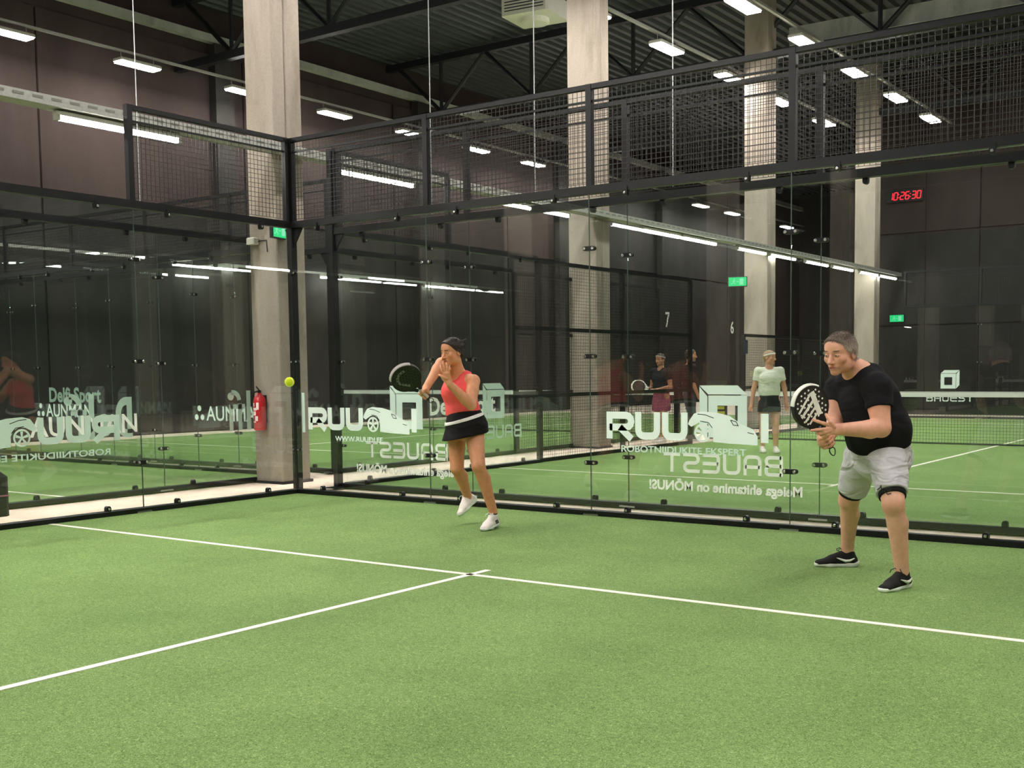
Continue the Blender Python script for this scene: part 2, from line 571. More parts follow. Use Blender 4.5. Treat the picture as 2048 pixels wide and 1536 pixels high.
def strokes(lines, w):
    vs, fs = [], []
    for pts in lines:
        p = [np.array(q, float) for q in pts]
        m = len(p)
        L, R = [], []
        for i in range(m):
            d0 = p[i] - p[i - 1] if i > 0 else p[1] - p[0]
            d1 = p[i + 1] - p[i] if i < m - 1 else p[-1] - p[-2]
            d0 = d0 / np.linalg.norm(d0); d1 = d1 / np.linalg.norm(d1)
            n0 = np.array([-d0[1], d0[0]]); n1 = np.array([-d1[1], d1[0]])
            nn = n0 + n1; nn = nn / np.linalg.norm(nn)
            k = w / 2 / max(.35, nn @ n0)
            L.append(p[i] + nn * k); R.append(p[i] - nn * k)
        b = len(vs)
        for a, c in zip(L, R):
            vs += [tuple(a), tuple(c)]
        fs += [(b + 2 * i, b + 2 * i + 1, b + 2 * i + 3, b + 2 * i + 2) for i in range(m - 1)]
    return vs, fs

def arc(cx, cy, r, a0, a1, n=6):
    return [(cx + r * math.cos(math.radians(a0 + (a1 - a0) * i / n)), cy + r * math.sin(math.radians(a0 + (a1 - a0) * i / n))) for i in range(n + 1)]

def letter(ch, w, t):
    """squarish rounded capital, height 1, width w, stroke t"""
    a, b = t / 2, w - t / 2
    lo, hi, md = t / 2, 1 - t / 2, .5
    r = .22
    if ch == 'R':
        return [[(a, 0), (a, hi), (b - r, hi)] + arc(b - r, hi - r, r, 90, -90)[1:] + [(a, hi - 2 * r)], [(w * .48, hi - 2 * r), (w - .12, 0)]]
    if ch == 'U':
        return [[(a, 1), (a, lo + r)] + arc(a + r, lo + r, r, 180, 270)[1:] + arc(b - r, lo + r, r, 270, 360) + [(b, 1)]]
    if ch == 'I':
        return [[(a, 0), (a, 1)]]
    if ch == 'B':
        return [[(a, 0), (a, 1)], [(a, hi), (b - .15, hi)] + arc(b - .18, hi - .18, .18, 90, 0)[1:] + [(b - .05, md + .02), (a, md)],
                [(b - .1, md)] + [(b, md - .14), (b, lo + .14)] + arc(b - .14, lo + .14, .14, 0, -90)[1:] + [(a, lo)]]
    if ch == 'A':
        return [[(a, 0), (a, hi - r)] + arc(a + r, hi - r, r, 180, 90)[1:] + arc(b - r, hi - r, r, 90, 0) + [(b, 0)], [(a, .42), (b, .42)]]
    if ch == 'E':
        return [[(w, hi), (a + .16, hi)] + arc(a + .16, hi - .16, .16, 90, 180)[1:] + [(a, lo + .16)] + arc(a + .16, lo + .16, .16, 180, 270)[1:] + [(w, lo)], [(a, md), (w, md)]]
    if ch == 'S':
        q = (hi - md) / 2
        return [[(w, hi), (a + q, hi)] + arc(a + q, hi - q, q, 90, 270)[1:] + arc(b - q, lo + q, q, 90, -90) + [(0, lo)]]
    if ch == 'T':
        return [[(0, hi), (w, hi)], [(w / 2, hi), (w / 2, 0)]]
    if ch == 'D':
        return [[(a, lo), (a, hi), (b - .3, hi)] + arc(b - .3, hi - .3, .3, 90, 0)[1:] + [(b, lo + .3)] + arc(b - .3, lo + .3, .3, 0, -90)[1:] + [(a - t / 2, lo)]]
    return []

class G2:
    """flat decal geometry"""
    def __init__(self):
        self.v = []; self.f = []
    def add(self, vf, dx=0, dy=0, sx=1, sy=1):
        n = len(self.v)
        self.v += [(dx + x * sx, dy + y * sy) for x, y in vf[0]]
        self.f += [tuple(i + n for i in f) for f in vf[1]]
        return self
    def poly(self, pts):
        return self.add((pts, [tuple(range(len(pts)))]))
    def ring(self, cx, cy, r0, r1, n=20):
        vs = []
        for k in range(n):
            a = 2 * math.pi * k / n
            vs += [(cx + r0 * math.cos(a), cy + r0 * math.sin(a)), (cx + r1 * math.cos(a), cy + r1 * math.sin(a))]
        return self.add((vs, [(2 * k, 2 * k + 1, (2 * k + 3) % (2 * n), (2 * k + 2) % (2 * n)) for k in range(n)]))

def decal(name, g, x0, z0, mat, parent, mirror=False, y=-.0015):
    s = -1 if mirror else 1
    me = bpy.data.meshes.new(name)
    me.from_pydata([(x0 + s * a, y, z0 + b) for a, b in g.v], [], g.f)
    me.materials.append(mat)
    me.update()
    o = link(name, me, parent)
    if name == 'logo_lines':
        o['kind'] = 'stuff'
    return o

def g_ruudi():
    H = .25
    g = G2()
    for ch, x, w in (('R', 0, .30), ('U', .31, .26), ('U', .59, .26), ('I', 1.555, .07)):
        t = .26 if ch != 'I' else .28
        g.add(strokes(letter(ch, w / H, t), t), x, 0, H, H)
    # sports car in place of the D, nose to the right
    c = lambda u, v: (.855 + u * .67, .262 - v * .285)
    body = [(0, .40), (.02, .28), (.09, .07), (.2, 0), (.42, .03), (.6, .12), (.78, .38), (.94, .52), (1, .74), (1, 1.0),
            (.6, .97), (.37, .93), (.37, .6), (.33, .42), (.25, .32), (.16, .34), (.09, .43), (.05, .48)]
    g.poly([c(*p) for p in body[::-1]])
    wc = c(.215, .66)
    g.ring(*wc, .064, .082)
    g.ring(*wc, .0, .016, 10)
    for k in range(5):
        a = math.radians(90 + 72 * k)
        q = [(wc[0] + r * math.cos(a + d), wc[1] + r * math.sin(a + d)) for r, d in ((.014, -.6), (.062, -.22), (.062, .22), (.014, .6))]
        g.poly(q)
    return g

def g_car_lines():
    g = G2()
    c = lambda u, v: (.855 + u * .67, .262 - v * .285)
    for pts in ([(.14, .08), (.25, .1), (.38, .2)], [(.62, .25), (.7, .3), (.73, .42), (.66, .4), (.62, .25)], [(.86, .62), (.95, .66)],
                [(.18, .3), (.3, .34), (.36, .5)]):
        g.add(strokes([[c(*p) for p in pts]], .007))
    return g

def g_bauest():
    g = G2()
    for i, ch in enumerate('BAUEST'):
        g.add(strokes(letter(ch, .95, .17), .17), i * .213, 0, .19, .19)
    return g

def g_cube():
    """open cube logo: front frame with two receding sides"""
    g = G2()
    def frame(x0, y0, s, t):
        g.poly([(x0, y0), (x0 + s, y0), (x0 + s, y0 + t), (x0, y0 + t)])
        g.poly([(x0, y0 + s - t), (x0 + s, y0 + s - t), (x0 + s, y0 + s), (x0, y0 + s)])
        g.poly([(x0, y0 + t), (x0 + t, y0 + t), (x0 + t, y0 + s - t), (x0, y0 + s - t)])
        g.poly([(x0 + s - t, y0 + t), (x0 + s, y0 + t), (x0 + s, y0 + s - t), (x0 + s - t, y0 + s - t)])
    S, e, d = .4, .010, .095
    frame(0, 0, S, .095)
    g.poly([(0, S + e), (S, S + e), (S + d, S + d), (d, S + d)])
    g.poly([(S + e, 0), (S + e, S - e), (S + d, S + d - e), (S + d, d)])
    return g

def g_delfi():
    g = G2()
    H = .42
    g.add(strokes(letter('D', .62, .2), .2), 0, 0, .34, .46)
    g.add(strokes([arc(.5, .5, .38, 20, 320, 12), [(.15, .52), (.87, .56)]], .22), .25, .02, .22, .26)
    g.poly([(.48, 0), (.545, 0), (.545, .5), (.48, .5)])
    # the f and i drawn as two figures
    g.poly([(.62, 0), (.68, 0), (.68, .34), (.62, .34)])
    g.add(strokes([arc(.76, .38, .1, 180, 80, 6)], .06))
    g.poly([(.57, .27), (.8, .27), (.8, .33), (.57, .33)])
    g.poly([(.76, 0), (.82, 0), (.82, .33), (.76, .33)])
    g.ring(.79, .43, 0, .05, 14)
    return g

def g_text(s, w, h=None, bold=.02):
    return G2().add(text_fit(s, w, h, bold))

def g_aunman(w, dots=True):
    g = G2()
    x = 0
    if dots:
        r = w * .028
        for cx, cy in ((r, r), (r * 4, r), (r * 2.5, r * 4)):
            g.ring(cx, cy, 0, r, 12)
        x = w * .17
    return g.add(text_fit('AUNMAN', w - x, None, .012), x, 0)

# ------------------------------------------------------------------ glass court walls
def mesh_box(x, y, z, sx, sy, sz):
    return MB().box(x - sx / 2, x + sx / 2, y - sy / 2, y + sy / 2, z - sz / 2, z + sz / 2)

def _shared(name, mb, mat, smooth=False):
    me = bpy.data.meshes.new(name)
    me.from_pydata(mb.v, [], mb.f)
    me.materials.append(mat)
    if smooth:
        me.polygons.foreach_set('use_smooth', [True] * len(me.polygons))
    return me

pl = []
for y0, y1 in ((-.014, -.002), (.014, .026)):
    poly = [(.045 + q[0], q[1]) for q in arc(0, 0, .021, -90, 90, 6)] + [(-.045 + q[0], q[1]) for q in arc(0, 0, .021, 90, 270, 6)]
    pl.append((poly, y0, y1))
mbc = MB()
for poly, y0, y1 in pl:
    mbc.prism(poly, ((0, 0, 0), (1, 0, 0), (0, 0, 1), (0, -1, 0)), -y1, -y0)
mbc.box(-.012, .012, -.003, .015, -.012, .012)
CLAMP_ME = _shared('clamp', mbc, M['frame'])
mbb = MB()
mbb.lathe([(.012, -.024), (.015, -.02), (.015, -.014), (.006, -.013), (.006, .025), (.015, .026), (.015, .032), (.012, .036)], 12, axis='y')
BOLT_ME = _shared('bolt', mbb, M['bolt'])
mbl = MB()
poly = [(-.024, 0), (.024, 0), (.024, .06)] + arc(0, .06, .024, 0, 180, 6)[1:-1] + [(-.024, .06)]
mbl.prism(poly, ((0, 0, 0), (1, 0, 0), (0, 0, 1), (0, -1, 0)), -.028, .018)
LUG_ME = _shared('lug', mbl, M['frame'])
LUGBOLT_ME = _shared('bolt', MB().lathe([(.010, -.03), (.0135, -.026), (.0135, -.018)], 10, (0, 0, .055), 'y'), M['bolt'])

def wire_panel(x0, x1, z0, z1, y=.03, step=.05, r=.0021):
    mb = MB()
    nz = int(round((z1 - z0) / step)); nx = int(round((x1 - x0) / step))
    for i in range(nz + 1):
        z = z0 + (z1 - z0) * i / nz
        mb.box(x0, x1, y - r, y + r, z - r, z + r)
    for i in range(nx + 1):
        x = x0 + (x1 - x0) * i / nx
        mb.box(x - r, x + r, y + r, y + 3 * r, z0, z1)
    return mb

def glass_wall(label, loc, rz, n, fence, corner0=False, corner1=False, lugs=True):
    """n panels of 2 m from the local origin along +x; +y is outside. fence[i]: wire mesh above panel i."""
    root = empty('glass_enclosure', loc, rz)
    setp(root, label, 'glass wall')
    panels = []
    L = 2.0 * n
    for i in range(n):
        x0 = 2 * i
        p = MB().box(x0 + .004, x0 + 1.996, 0, .012, .054, 2.99).build('glass_panel', M['glass'], root)
        panels.append(p)
        MB().bevbox(x0, x0 + 2, -.025, .05, .022, .052, .006).build('base_rail', M['frame'], root)
        MB().box(x0 + (.09 if i else 0), x0 + (1.91 if i < n - 1 else 2), -.022, .046, 0, .022).build('base_packer', M['frame'], root)
        if fence[i]:
            setp(wire_panel(x0 + .04, x0 + 1.96, 3.1, 3.95).build('wire_mesh', M['wire'], root), kind='stuff')
            MB().box(x0, x0 + 2, .005, .055, 3.955, 4.0).build('fence_rail', M['frame'], root)
            MB().box(x0 + .03, x0 + 1.97, .018, .034, 3.835, 3.855).build('mesh_stiffener', M['frame'], root)
        if lugs:
            for dx in (.4, 1.6):
                for z, fl in ((.018, 1), (3.03, -1)):
                    l = link('lug', LUG_ME, root)
                    l.location = (x0 + dx, 0, z)
                    l.scale = (1, 1, fl)
                    b = link('bolt', LUGBOLT_ME, l)
    MB().box(0, L, -.01, .07, 3.0, 3.075).build('top_rail', M['frame'], root)
    for i in range(1, n):
        x = 2.0 * i
        MB().box(x - .09, x + .09, -.005, .046, 0, .016).build('rail_joint', M['beam_light'], root)
        MB().box(x - .0035, x + .0035, .001, .011, .054, 2.99).build('edge_seal', M['edge_seal'], root)
        for z in (.5, 1.5, 2.5):
            c = link('clamp', CLAMP_ME, root)
            c.location = (x, 0, z)
            for s in (-1, 1):
                b = link('bolt', BOLT_ME, c)
                b.location = (s * .045, 0, 0)
    for i in range(n + 1):
        if (i < n and fence[i]) or (i > 0 and fence[i - 1]):
            x = 2.0 * i
            MB().box(x - .03, x + .03, .0, .06, 3.075, 4.0).build('fence_post', M['frame'], root)
    for on, x, s in ((corner0, 0, -1), (corner1, L, 1)):
        if on:
            MB().bevbox(min(x, x + s * .085), max(x, x + s * .085), .0, .085, 0, 4.0, .008).build('corner_post', M['frame'], root)
            MB().box(x - .09, x + .09, .03, .2, 0, .012).build('post_foot', M['frame'], root)
            for q in (1, -1):
                MB().prism([(0, 3.0), (q * .14, 3.0), (0, 2.8)] if q > 0 else [(0, 2.8), (q * .14, 3.0), (0, 3.0)], ((x, 0, 0), (1, 0, 0), (0, 0, 1), (0, -1, 0)), -.05, -.03).build('gusset', M['frame'], root)
            for z in (.5, 1.5, 2.5):
                c = link('clamp', CLAMP_ME, root)
                c.location = (x - s * .0, -.004, z)
                c.scale = (.75, 1, .8)
                for q in (-1, 1):
                    b = link('bolt', BOLT_ME, c)
                    b.location = (q * .05, 0, 0)
    return root, panels

# court in front: end wall and left side wall
wa, pa = glass_wall('glass end wall right behind the two players, wire fence on top', (0, 0, 0), 0, 5, [1] * 5, corner0=True)
for i in (0, 2):
    x0 = (.2, 0, 4.18)[i]
    decal('logo_lettering', g_ruudi(), x0, .735, M['sticker'], pa[i])
    decal('logo_lines', g_car_lines(), x0, .735, M['frame'], pa[i], y=-.0025)
decal('web_lettering', g_text('WWW.RUUDI.EE', .72, .055), .62, .615, M['sticker'], pa[0])
decal('slogan_lettering', g_text('ROBOTNIIDUKITE EKSPERT', 1.26, .062), 4.34, .615, M['sticker_dim'], pa[2])
decal('side_bar', G2().poly([(0, 0), (.045, 0), (.045, .45), (0, .45)]), .1, .7, M['sticker_dim'], pa[0])

ws, ps = glass_wall('glass side wall beside the aisle with mirrored lettering, fence on its corner half', (0, -4.035, 0), math.pi / 2, 2, [0, 1])
decal('logo_lettering', g_ruudi(), 1.76, .735, M['sticker_dim'], ps[0], True)
decal('logo_lines', g_car_lines(), 1.76, .735, M['frame'], ps[0], True, y=-.0025)
decal('slogan_lettering', g_text('ROBOTNIIDUKITE EKSPERT', 1.5, .062), 1.65, .6, M['sticker_dim'], ps[0], True)

# court behind: its own end wall (backs onto ours), side wall, far end wall
wc, pc = glass_wall('second glass wall close behind the players\' end wall, lettered in mirror writing', (9.97, YC, 0), math.pi, 5, [1] * 5, corner1=True)
for i, wx in ((2, 5.62), (4, 1.62)):
    lx = 9.97 - wx
    decal('logo_lettering', g_bauest(), lx, .375, M['sticker_pure'], pc[i], y=.0135)
    decal('slogan_lettering', g_text('Meiega ehitamine on MÕNUS!', 1.6, None, .03), lx - .19, .2, M['sticker_pure'], pc[i], y=.0135)
    decal('cube_logo', g_cube(), lx + .36, .72, M['sticker'], pc[i], y=.0135)
wcs, pcs = glass_wall('glass side wall of the court behind, between aisle and woman in white', (-.03, YC + .06, 0), math.pi / 2, 2, [1, 0])
decal('cube_logo', g_cube(), 3.15, .71, M['sticker_dim'], pcs[1], True)
decal('logo_lettering', g_bauest(), 3.55, .42, M['sticker_dim'], pcs[1], True)
wcf, pcf = glass_wall('distant glass end wall of the court behind, cube logo above the net', (-.03, 22.1, 0), 0, 5, [1] * 5, lugs=False)
decal('cube_logo', g_cube(), 1.0, .8, M['sticker'], pcf[0])
decal('logo_lettering', g_bauest(), .62, .45, M['sticker'], pcf[0])

# courts across the aisle
wb, pb = glass_wall('glass side wall across the aisle, left of the extinguisher pillar', (-1.6, YB - .04, 0), -math.pi / 2, 2, [0, 0])
decal('logo_lettering', g_delfi(), .2, .66, M['sticker_dim'], pb[0])
wb2, pb2 = glass_wall('glass end wall of the court across the aisle, lettered AUNMAN', (-11.6, YB, 0), 0, 5, [0] * 5, lugs=True)
for x in (-3.65, -7.65):
    decal('logo_lettering', g_aunman(1.5), x + 11.6, .72, M['sticker'], pb2[int((x + 11.6) // 2)])
decal('logo_lettering', g_delfi(), 2.4, .66, M['sticker_dim'], pb[1])
decal('logo_lettering', g_aunman(1.3, False), 3.65, .72, M['sticker_pure'], pb[1], True, y=.0135)
wd, pd = glass_wall('glass side wall of the farther court across the aisle, behind the woman in coral', (-1.6, YD + 4.06, 0), -math.pi / 2, 2, [0, 0])
decal('logo_lettering', g_text('Delfi Sport', 1.65, None, .03), 2.1, .72, M['sticker_pure'], pd[1], True, y=.0135)
wd2, pd2 = glass_wall('end wall of glass facing the AUNMAN lettering from the next court', (-1.6, YD, 0), math.pi, 5, [1, 1, 1, 1, 1], corner0=True)
decal('logo_lettering', g_text('Delfi Sport', 1.5, None, .03), 6.9, .93, M['sticker_dim'], pd2[3], True)

# wire fences of the side walls beyond the glass
def side_fence(label, loc, rz, length, h=3.0):
    root = empty('wire_fence', loc, rz)
    setp(root, label, 'fence')
    k = max(1, int(round(length / 2.4)))
    w = length / k
    for i in range(k):
        setp(wire_panel(i * w + .03, (i + 1) * w - .03, .05, h - .04, y=.03).build('wire_mesh', M['wire'], root), kind='stuff')
    for i in range(k + 1):
        MB().box(i * w - .035, i * w + .035, 0, .07, 0, h).build('post', M['frame'], root)
    for z in ((.03, 1.0, 2.0, h) if h > 2.5 else (.03, 1.0, h)):
        MB().box(0, length, .01, .05, z - .03, z + .03).build('rail', M['frame'], root)
    return root
side_fence('wire fence of the court behind, between its glass side wall and net', (-.03, YC + 4.12, 0), math.pi / 2, 4.8)
gf = side_fence('wire fence of the court behind, beyond the net and its gate', (-.03, YC + 11.2, 0), math.pi / 2, 5.8, 2.05)
side_fence('wire fence beside the aisle joining the mirrored RUUDI glass side wall', (0, -9.05, 0), math.pi / 2, 4.9)
side_fence('wire fence of the farther court across the aisle, in front of a pillar', (-1.6, YD + 8.95, 0), -math.pi / 2, 4.8)

MB().box(-.07, .07, -.03, -.005, 1.68, 1.95).build('sign_plate', simple('plate_navy', srgb(26, 32, 62), .5, var=.1), gf)

# nets
def court_net(label, x0, x1, y):
    root = empty('court_net', (x0, y, 0))
    setp(root, label, 'net')
    L = x1 - x0
    mb = MB()
    k = int(L / .055)
    for i in range(k + 1):
        mb.box(L * i / k - .002, L * i / k + .002, -.002, .002, .03, .84)
    for i in range(15):
        z = .03 + i * .0555
        mb.box(0, L, -.002, .002, z - .002, z + .002)
    setp(mb.build('netting', M['net'], root), kind='stuff')
    MB().box(0, L, -.012, .012, .84, .92).build('tape', M['net_tape'], root)
    MB().box(0, L, -.008, .008, .0, .03).build('bottom_band', M['net'], root)
    MB().tube([(0, 0, .93), (L, 0, .93)], .006, 6).build('cord', M['net_tape'], root)
    for x in (-.06, L + .06):
        MB().bevbox(x - .05, x + .05, -.05, .05, 0, 1.0, .01).build('post', M['frame'], root)
    return root
court_net('net with white tape across the court behind, right of the woman in white', .1, 9.85, 11.5)
court_net('net with white tape across the farther court beyond the aisle', -11.5, -1.75, 12.15)

# ------------------------------------------------------------------ bodies: smooth distance fields turned into one mesh
A3 = lambda *p: np.array(p, float)
def unit(v):
    v = np.asarray(v, float)
    return v / (np.linalg.norm(v) + 1e-12)

def rc(a, b, ra, rb, k=.02, clip=()):
    a = np.asarray(a, float); b = np.asarray(b, float)
    return dict(t='rc', a=a, b=b, ra=ra, rb=rb, k=k, clip=clip, lo=np.minimum(a - ra, b - rb), hi=np.maximum(a + ra, b + rb))

def ec(a, b, L, ra, rb, sa, sb=None, k=.03, clip=()):
    """capsule with an elliptic section: depth radius r, lateral radius r/s along L"""
    sb = sa if sb is None else sb
    d = rc(a, b, ra / min(sa, 1), rb / min(sb, 1), k, clip)
    L = np.asarray(L, float)
    ba = unit(d['b'] - d['a'])
    L = unit(L - ba * (L @ ba))
    d.update(t='ec', L=L, ra=ra, rb=rb, sa=sa, sb=sb)
    return d

def el(c, axes, r, k=.015, clip=(), sub=False):
    c = np.asarray(c, float)
    R = np.array([unit(x) for x in axes]); r = np.asarray(r, float)
    h = np.sqrt(((R.T * r) ** 2).sum(1))
    return dict(t='el', c=c, R=R, r=r, k=k, clip=clip, sub=sub, lo=c - h, hi=c + h)

def chain(pts, rs, k=.01, clip=()):
    return [rc(pts[i], pts[i + 1], rs[i], rs[i + 1], k, clip) for i in range(len(pts) - 1)]

def prim_dist(q, X, Y, Z):
    if q['t'] in ('rc', 'ec'):
        a, b = q['a'], q['b']
        ba = b - a; l2 = ba @ ba + 1e-12
        dx, dy, dz = X - a[0], Y - a[1], Z - a[2]
        t = np.clip((dx * ba[0] + dy * ba[1] + dz * ba[2]) / l2, 0, 1)
        vx, vy, vz = dx - t * ba[0], dy - t * ba[1], dz - t * ba[2]
        r = q['ra'] + (q['rb'] - q['ra']) * t
        d2 = vx * vx + vy * vy + vz * vz
        if q['t'] == 'ec':
            L = q['L']
            lat = vx * L[0] + vy * L[1] + vz * L[2]
            s = q['sa'] + (q['sb'] - q['sa']) * t
            d2 = np.maximum(d2 - lat * lat, 0) + (lat * s) ** 2
        d = np.sqrt(d2) - r
    else:
        c, R, r = q['c'], q['R'], q['r']
        dx, dy, dz = X - c[0], Y - c[1], Z - c[2]
        k0 = 0; k1 = 0
        for i in range(3):
            u = dx * R[i][0] + dy * R[i][1] + dz * R[i][2]
            k0 = k0 + (u / r[i]) ** 2
            k1 = k1 + (u / r[i] ** 2) ** 2
        k0 = np.sqrt(k0); k1 = np.sqrt(k1) + 1e-9
        d = k0 * (k0 - 1) / k1
    for p0, n in q['clip']:
        d = np.maximum(d, (X - p0[0]) * n[0] + (Y - p0[1]) * n[1] + (Z - p0[2]) * n[2])
    return d

def field(prims, lo, res, dims):
    F = np.full(dims, .15, np.float32)
    for q in prims:
        pad = q['k'] + 2.5 * res + .012
        i0 = np.maximum(np.floor((q['lo'] - pad - lo) / res).astype(int), 0)
        i1 = np.minimum(np.ceil((q['hi'] + pad - lo) / res).astype(int) + 1, dims)
        if (i1 <= i0).any():
            continue
        ax = [(lo[j] + res * np.arange(i0[j], i1[j])).astype(np.float32) for j in range(3)]
        d = prim_dist(q, ax[0][:, None, None], ax[1][None, :, None], ax[2][None, None, :]).astype(np.float32)
        sl = tuple(slice(i0[j], i1[j]) for j in range(3))
        f = F[sl]; k = q['k']
        if q.get('sub'):
            h = np.maximum(k - np.abs(f + d), 0) / k
            F[sl] = np.maximum(f, -d) + h * h * k / 4
        else:
            h = np.maximum(k - np.abs(f - d), 0) / k
            F[sl] = np.minimum(f, d) - h * h * k / 4
    return F

_CO = np.array([(i, j, k) for i in (0, 1) for j in (0, 1) for k in (0, 1)])
_ED = [(a, b) for a in range(8) for b in range(a + 1, 8) if np.abs(_CO[a] - _CO[b]).sum() == 1]
def surface_nets(F, lo, res):
    s = F < 0
    nx, ny, nz = F.shape
    cnt = np.zeros((nx - 1, ny - 1, nz - 1), np.int8)
    for c in _CO:
        cnt += s[c[0]:nx - 1 + c[0], c[1]:ny - 1 + c[1], c[2]:nz - 1 + c[2]]
    cells = np.argwhere((cnt > 0) & (cnt < 8))
    if len(cells) == 0:
        return np.zeros((0, 3)), np.zeros((0, 4), int)
    idx = np.full(cnt.shape, -1, np.int32)
    idx[tuple(cells.T)] = np.arange(len(cells))
    vals = np.stack([F[tuple((cells + c).T)] for c in _CO], 1)
    acc = np.zeros((len(cells), 3)); w = np.zeros(len(cells))
    for a, b in _ED:
        va, vb = vals[:, a], vals[:, b]
        m = (va < 0) != (vb < 0)
        t = np.where(m, va / np.where(m, va - vb, 1), 0)
        p = _CO[a] + t[:, None] * (_CO[b] - _CO[a])
        acc += p * m[:, None]; w += m
    V = lo + res * (cells + acc / w[:, None])
    quads = []
    for ax in range(3):
        o = [j for j in range(3) if j != ax]
        sl0 = [slice(1, -1)] * 3; sl1 = [slice(1, -1)] * 3
        sl0[ax] = slice(0, -1); sl1[ax] = slice(1, None)
        sA = s[tuple(sl0)]; sB = s[tuple(sl1)]
        e = np.argwhere(sA != sB)
        if len(e) == 0:
            continue
        inside = sA[tuple(e.T)]
        base = e.copy()
        base[:, o[0]] += 1; base[:, o[1]] += 1
        q = []
        for d0, d1 in ((-1, -1), (0, -1), (0, 0), (-1, 0)):
            c = base.copy(); c[:, o[0]] += d0; c[:, o[1]] += d1
            q.append(idx[tuple(c.T)])
        q = np.stack(q, 1)
        flip = inside if ax != 1 else ~inside
        q[~flip] = q[~flip][:, ::-1]
        quads.append(q[(q >= 0).all(1)])
    return V, np.concatenate(quads)

def sdf_geo(prims, res, wob=0.0, fine=()):
    """fine: list of (lo, hi, res) boxes meshed at a higher resolution"""
    lo = np.min([q['lo'] for q in prims if not q.get('sub')], 0) - .03
    hi = np.max([q['hi'] for q in prims if not q.get('sub')], 0) + .03
    Vs, Qs = [], []
    def run(lo, hi, res, keep):
        dims = np.ceil((hi - lo) / res).astype(int) + 1
        F = field(prims, lo, res, dims)
        if wob:
            ax = [(lo[j] + res * np.arange(dims[j])).astype(np.float32) for j in range(3)]
            x, y, z = ax[0][:, None, None], ax[1][None, :, None], ax[2][None, None, :]
            wv = np.zeros(dims, np.float32)
            r2 = np.random.default_rng(5)
            for m in range(6):
                d = unit(r2.normal(size=3)) * r2.uniform(18, 60)
                d[2] *= .6
                wv += np.sin(d[0] * x + d[1] * y + d[2] * z + r2.uniform(0, 6) + 1.5 * np.sin(9 * x + 7 * z + m)) / (1 + .5 * m)
            F = F + wob * wv / 2
        V, Q = surface_nets(F, lo, res)
        if keep is not None and len(Q):
            m = keep(V[Q].mean(1))
            Q = Q[m]
        Vs.append(V); Qs.append(Q)
    if fine:
        run(lo, hi, res, lambda c: ~np.any([((c > b[0] + .4 * res) & (c < b[1] - .4 * res)).all(1) for b in fine], 0))
        for b in fine:
            run(np.maximum(b[0], lo) - 3 * b[2], np.minimum(b[1], hi) + 3 * b[2], b[2], lambda c: ((c > b[0]) & (c < b[1])).all(1))
    else:
        run(lo, hi, res, None)
    off = 0; Q2 = []
    for V, Q in zip(Vs, Qs):
        Q2.append(Q + off); off += len(V)
    return np.concatenate(Vs), np.concatenate(Q2)

def np_mesh(name, V, Q, mat, parent=None, colors=None):
    used = np.unique(Q)
    remap = np.full(len(V), -1); remap[used] = np.arange(len(used))
    V = V[used]; Q = remap[Q]
    if colors is not None:
        colors = colors[used]
    me = bpy.data.meshes.new(name)
    me.vertices.add(len(V)); me.vertices.foreach_set('co', V.astype(np.float32).ravel())
    me.loops.add(Q.size); me.loops.foreach_set('vertex_index', Q.astype(np.int32).ravel())
    me.polygons.add(len(Q))
    me.polygons.foreach_set('loop_start', np.arange(0, Q.size, 4, dtype=np.int32))
    me.update(calc_edges=True)
    me.polygons.foreach_set('use_smooth', np.ones(len(Q), bool))
    if colors is not None:
        at = me.color_attributes.new('Col', 'FLOAT_COLOR', 'POINT')
        c4 = np.ones((len(V), 4), np.float32); c4[:, :3] = colors
        at.data.foreach_set('color', c4.ravel())
    me.materials.append(mat)
    me.validate()
    return link(name, me, parent)

def skin_mat(name):
    m, nt, b = mat_new(name)
    a = nt.nodes.new('ShaderNodeAttribute'); a.attribute_name = 'Col'
    v = coords(nt)
    n = noise_node(nt, 26, 5, .6, v)
    r = ramp_node(nt, n.outputs['Fac'], [(.3, (.9, .86, .84, 1)), (.7, (1.06, 1.05, 1.05, 1))])
    mx = nt.nodes.new('ShaderNodeMixRGB'); mx.blend_type = 'MULTIPLY'; mx.inputs['Fac'].default_value = 1
    nt.links.new(a.outputs['Color'], mx.inputs[1]); nt.links.new(r.outputs['Color'], mx.inputs[2])
    nt.links.new(mx.outputs[0], b.inputs['Base Color'])
    b.inputs['Roughness'].default_value = .48
    b.inputs['Specular IOR Level'].default_value = .4
    b.inputs['Subsurface Weight'].default_value = .08
    b.inputs['Subsurface Radius'].default_value = (.02, .008, .004)
    return m

def cloth_mat(name, col, rough=.85, scale=60, var=.08, bmp=.35):
    m, nt, b = mat_new(name)
    b.inputs['Roughness'].default_value = rough
    b.inputs['Specular IOR Level'].default_value = .2
    v = coords(nt, (1, 1, 2.2))
    n = noise_node(nt, 9, 4, .6, v, 1.2)
    lo = tuple(c * (1 - var) for c in col[:3]) + (1,); hi = tuple(min(1, c * (1 + var)) for c in col[:3]) + (1,)
    r = ramp_node(nt, n.outputs['Fac'], [(.3, lo), (.7, hi)])
    nt.links.new(r.outputs['Color'], b.inputs['Base Color'])
    n2 = noise_node(nt, 6, 2, .45, v, .8)
    bump(nt, b, n2.outputs['Fac'], bmp, .04)
    return m

def hair_mat(name, dark, light, scale=(60, 60, 14)):
    m, nt, b = mat_new(name)
    b.inputs['Roughness'].default_value = .5
    v = coords(nt, scale)
    n = noise_node(nt, 3.0, 5, .7, v, .6)
    r = ramp_node(nt, n.outputs['Fac'], [(.35, dark), (.65, light)])
    nt.links.new(r.outputs['Color'], b.inputs['Base Color'])
    bump(nt, b, n.outputs['Fac'], .8, .01)
    return m

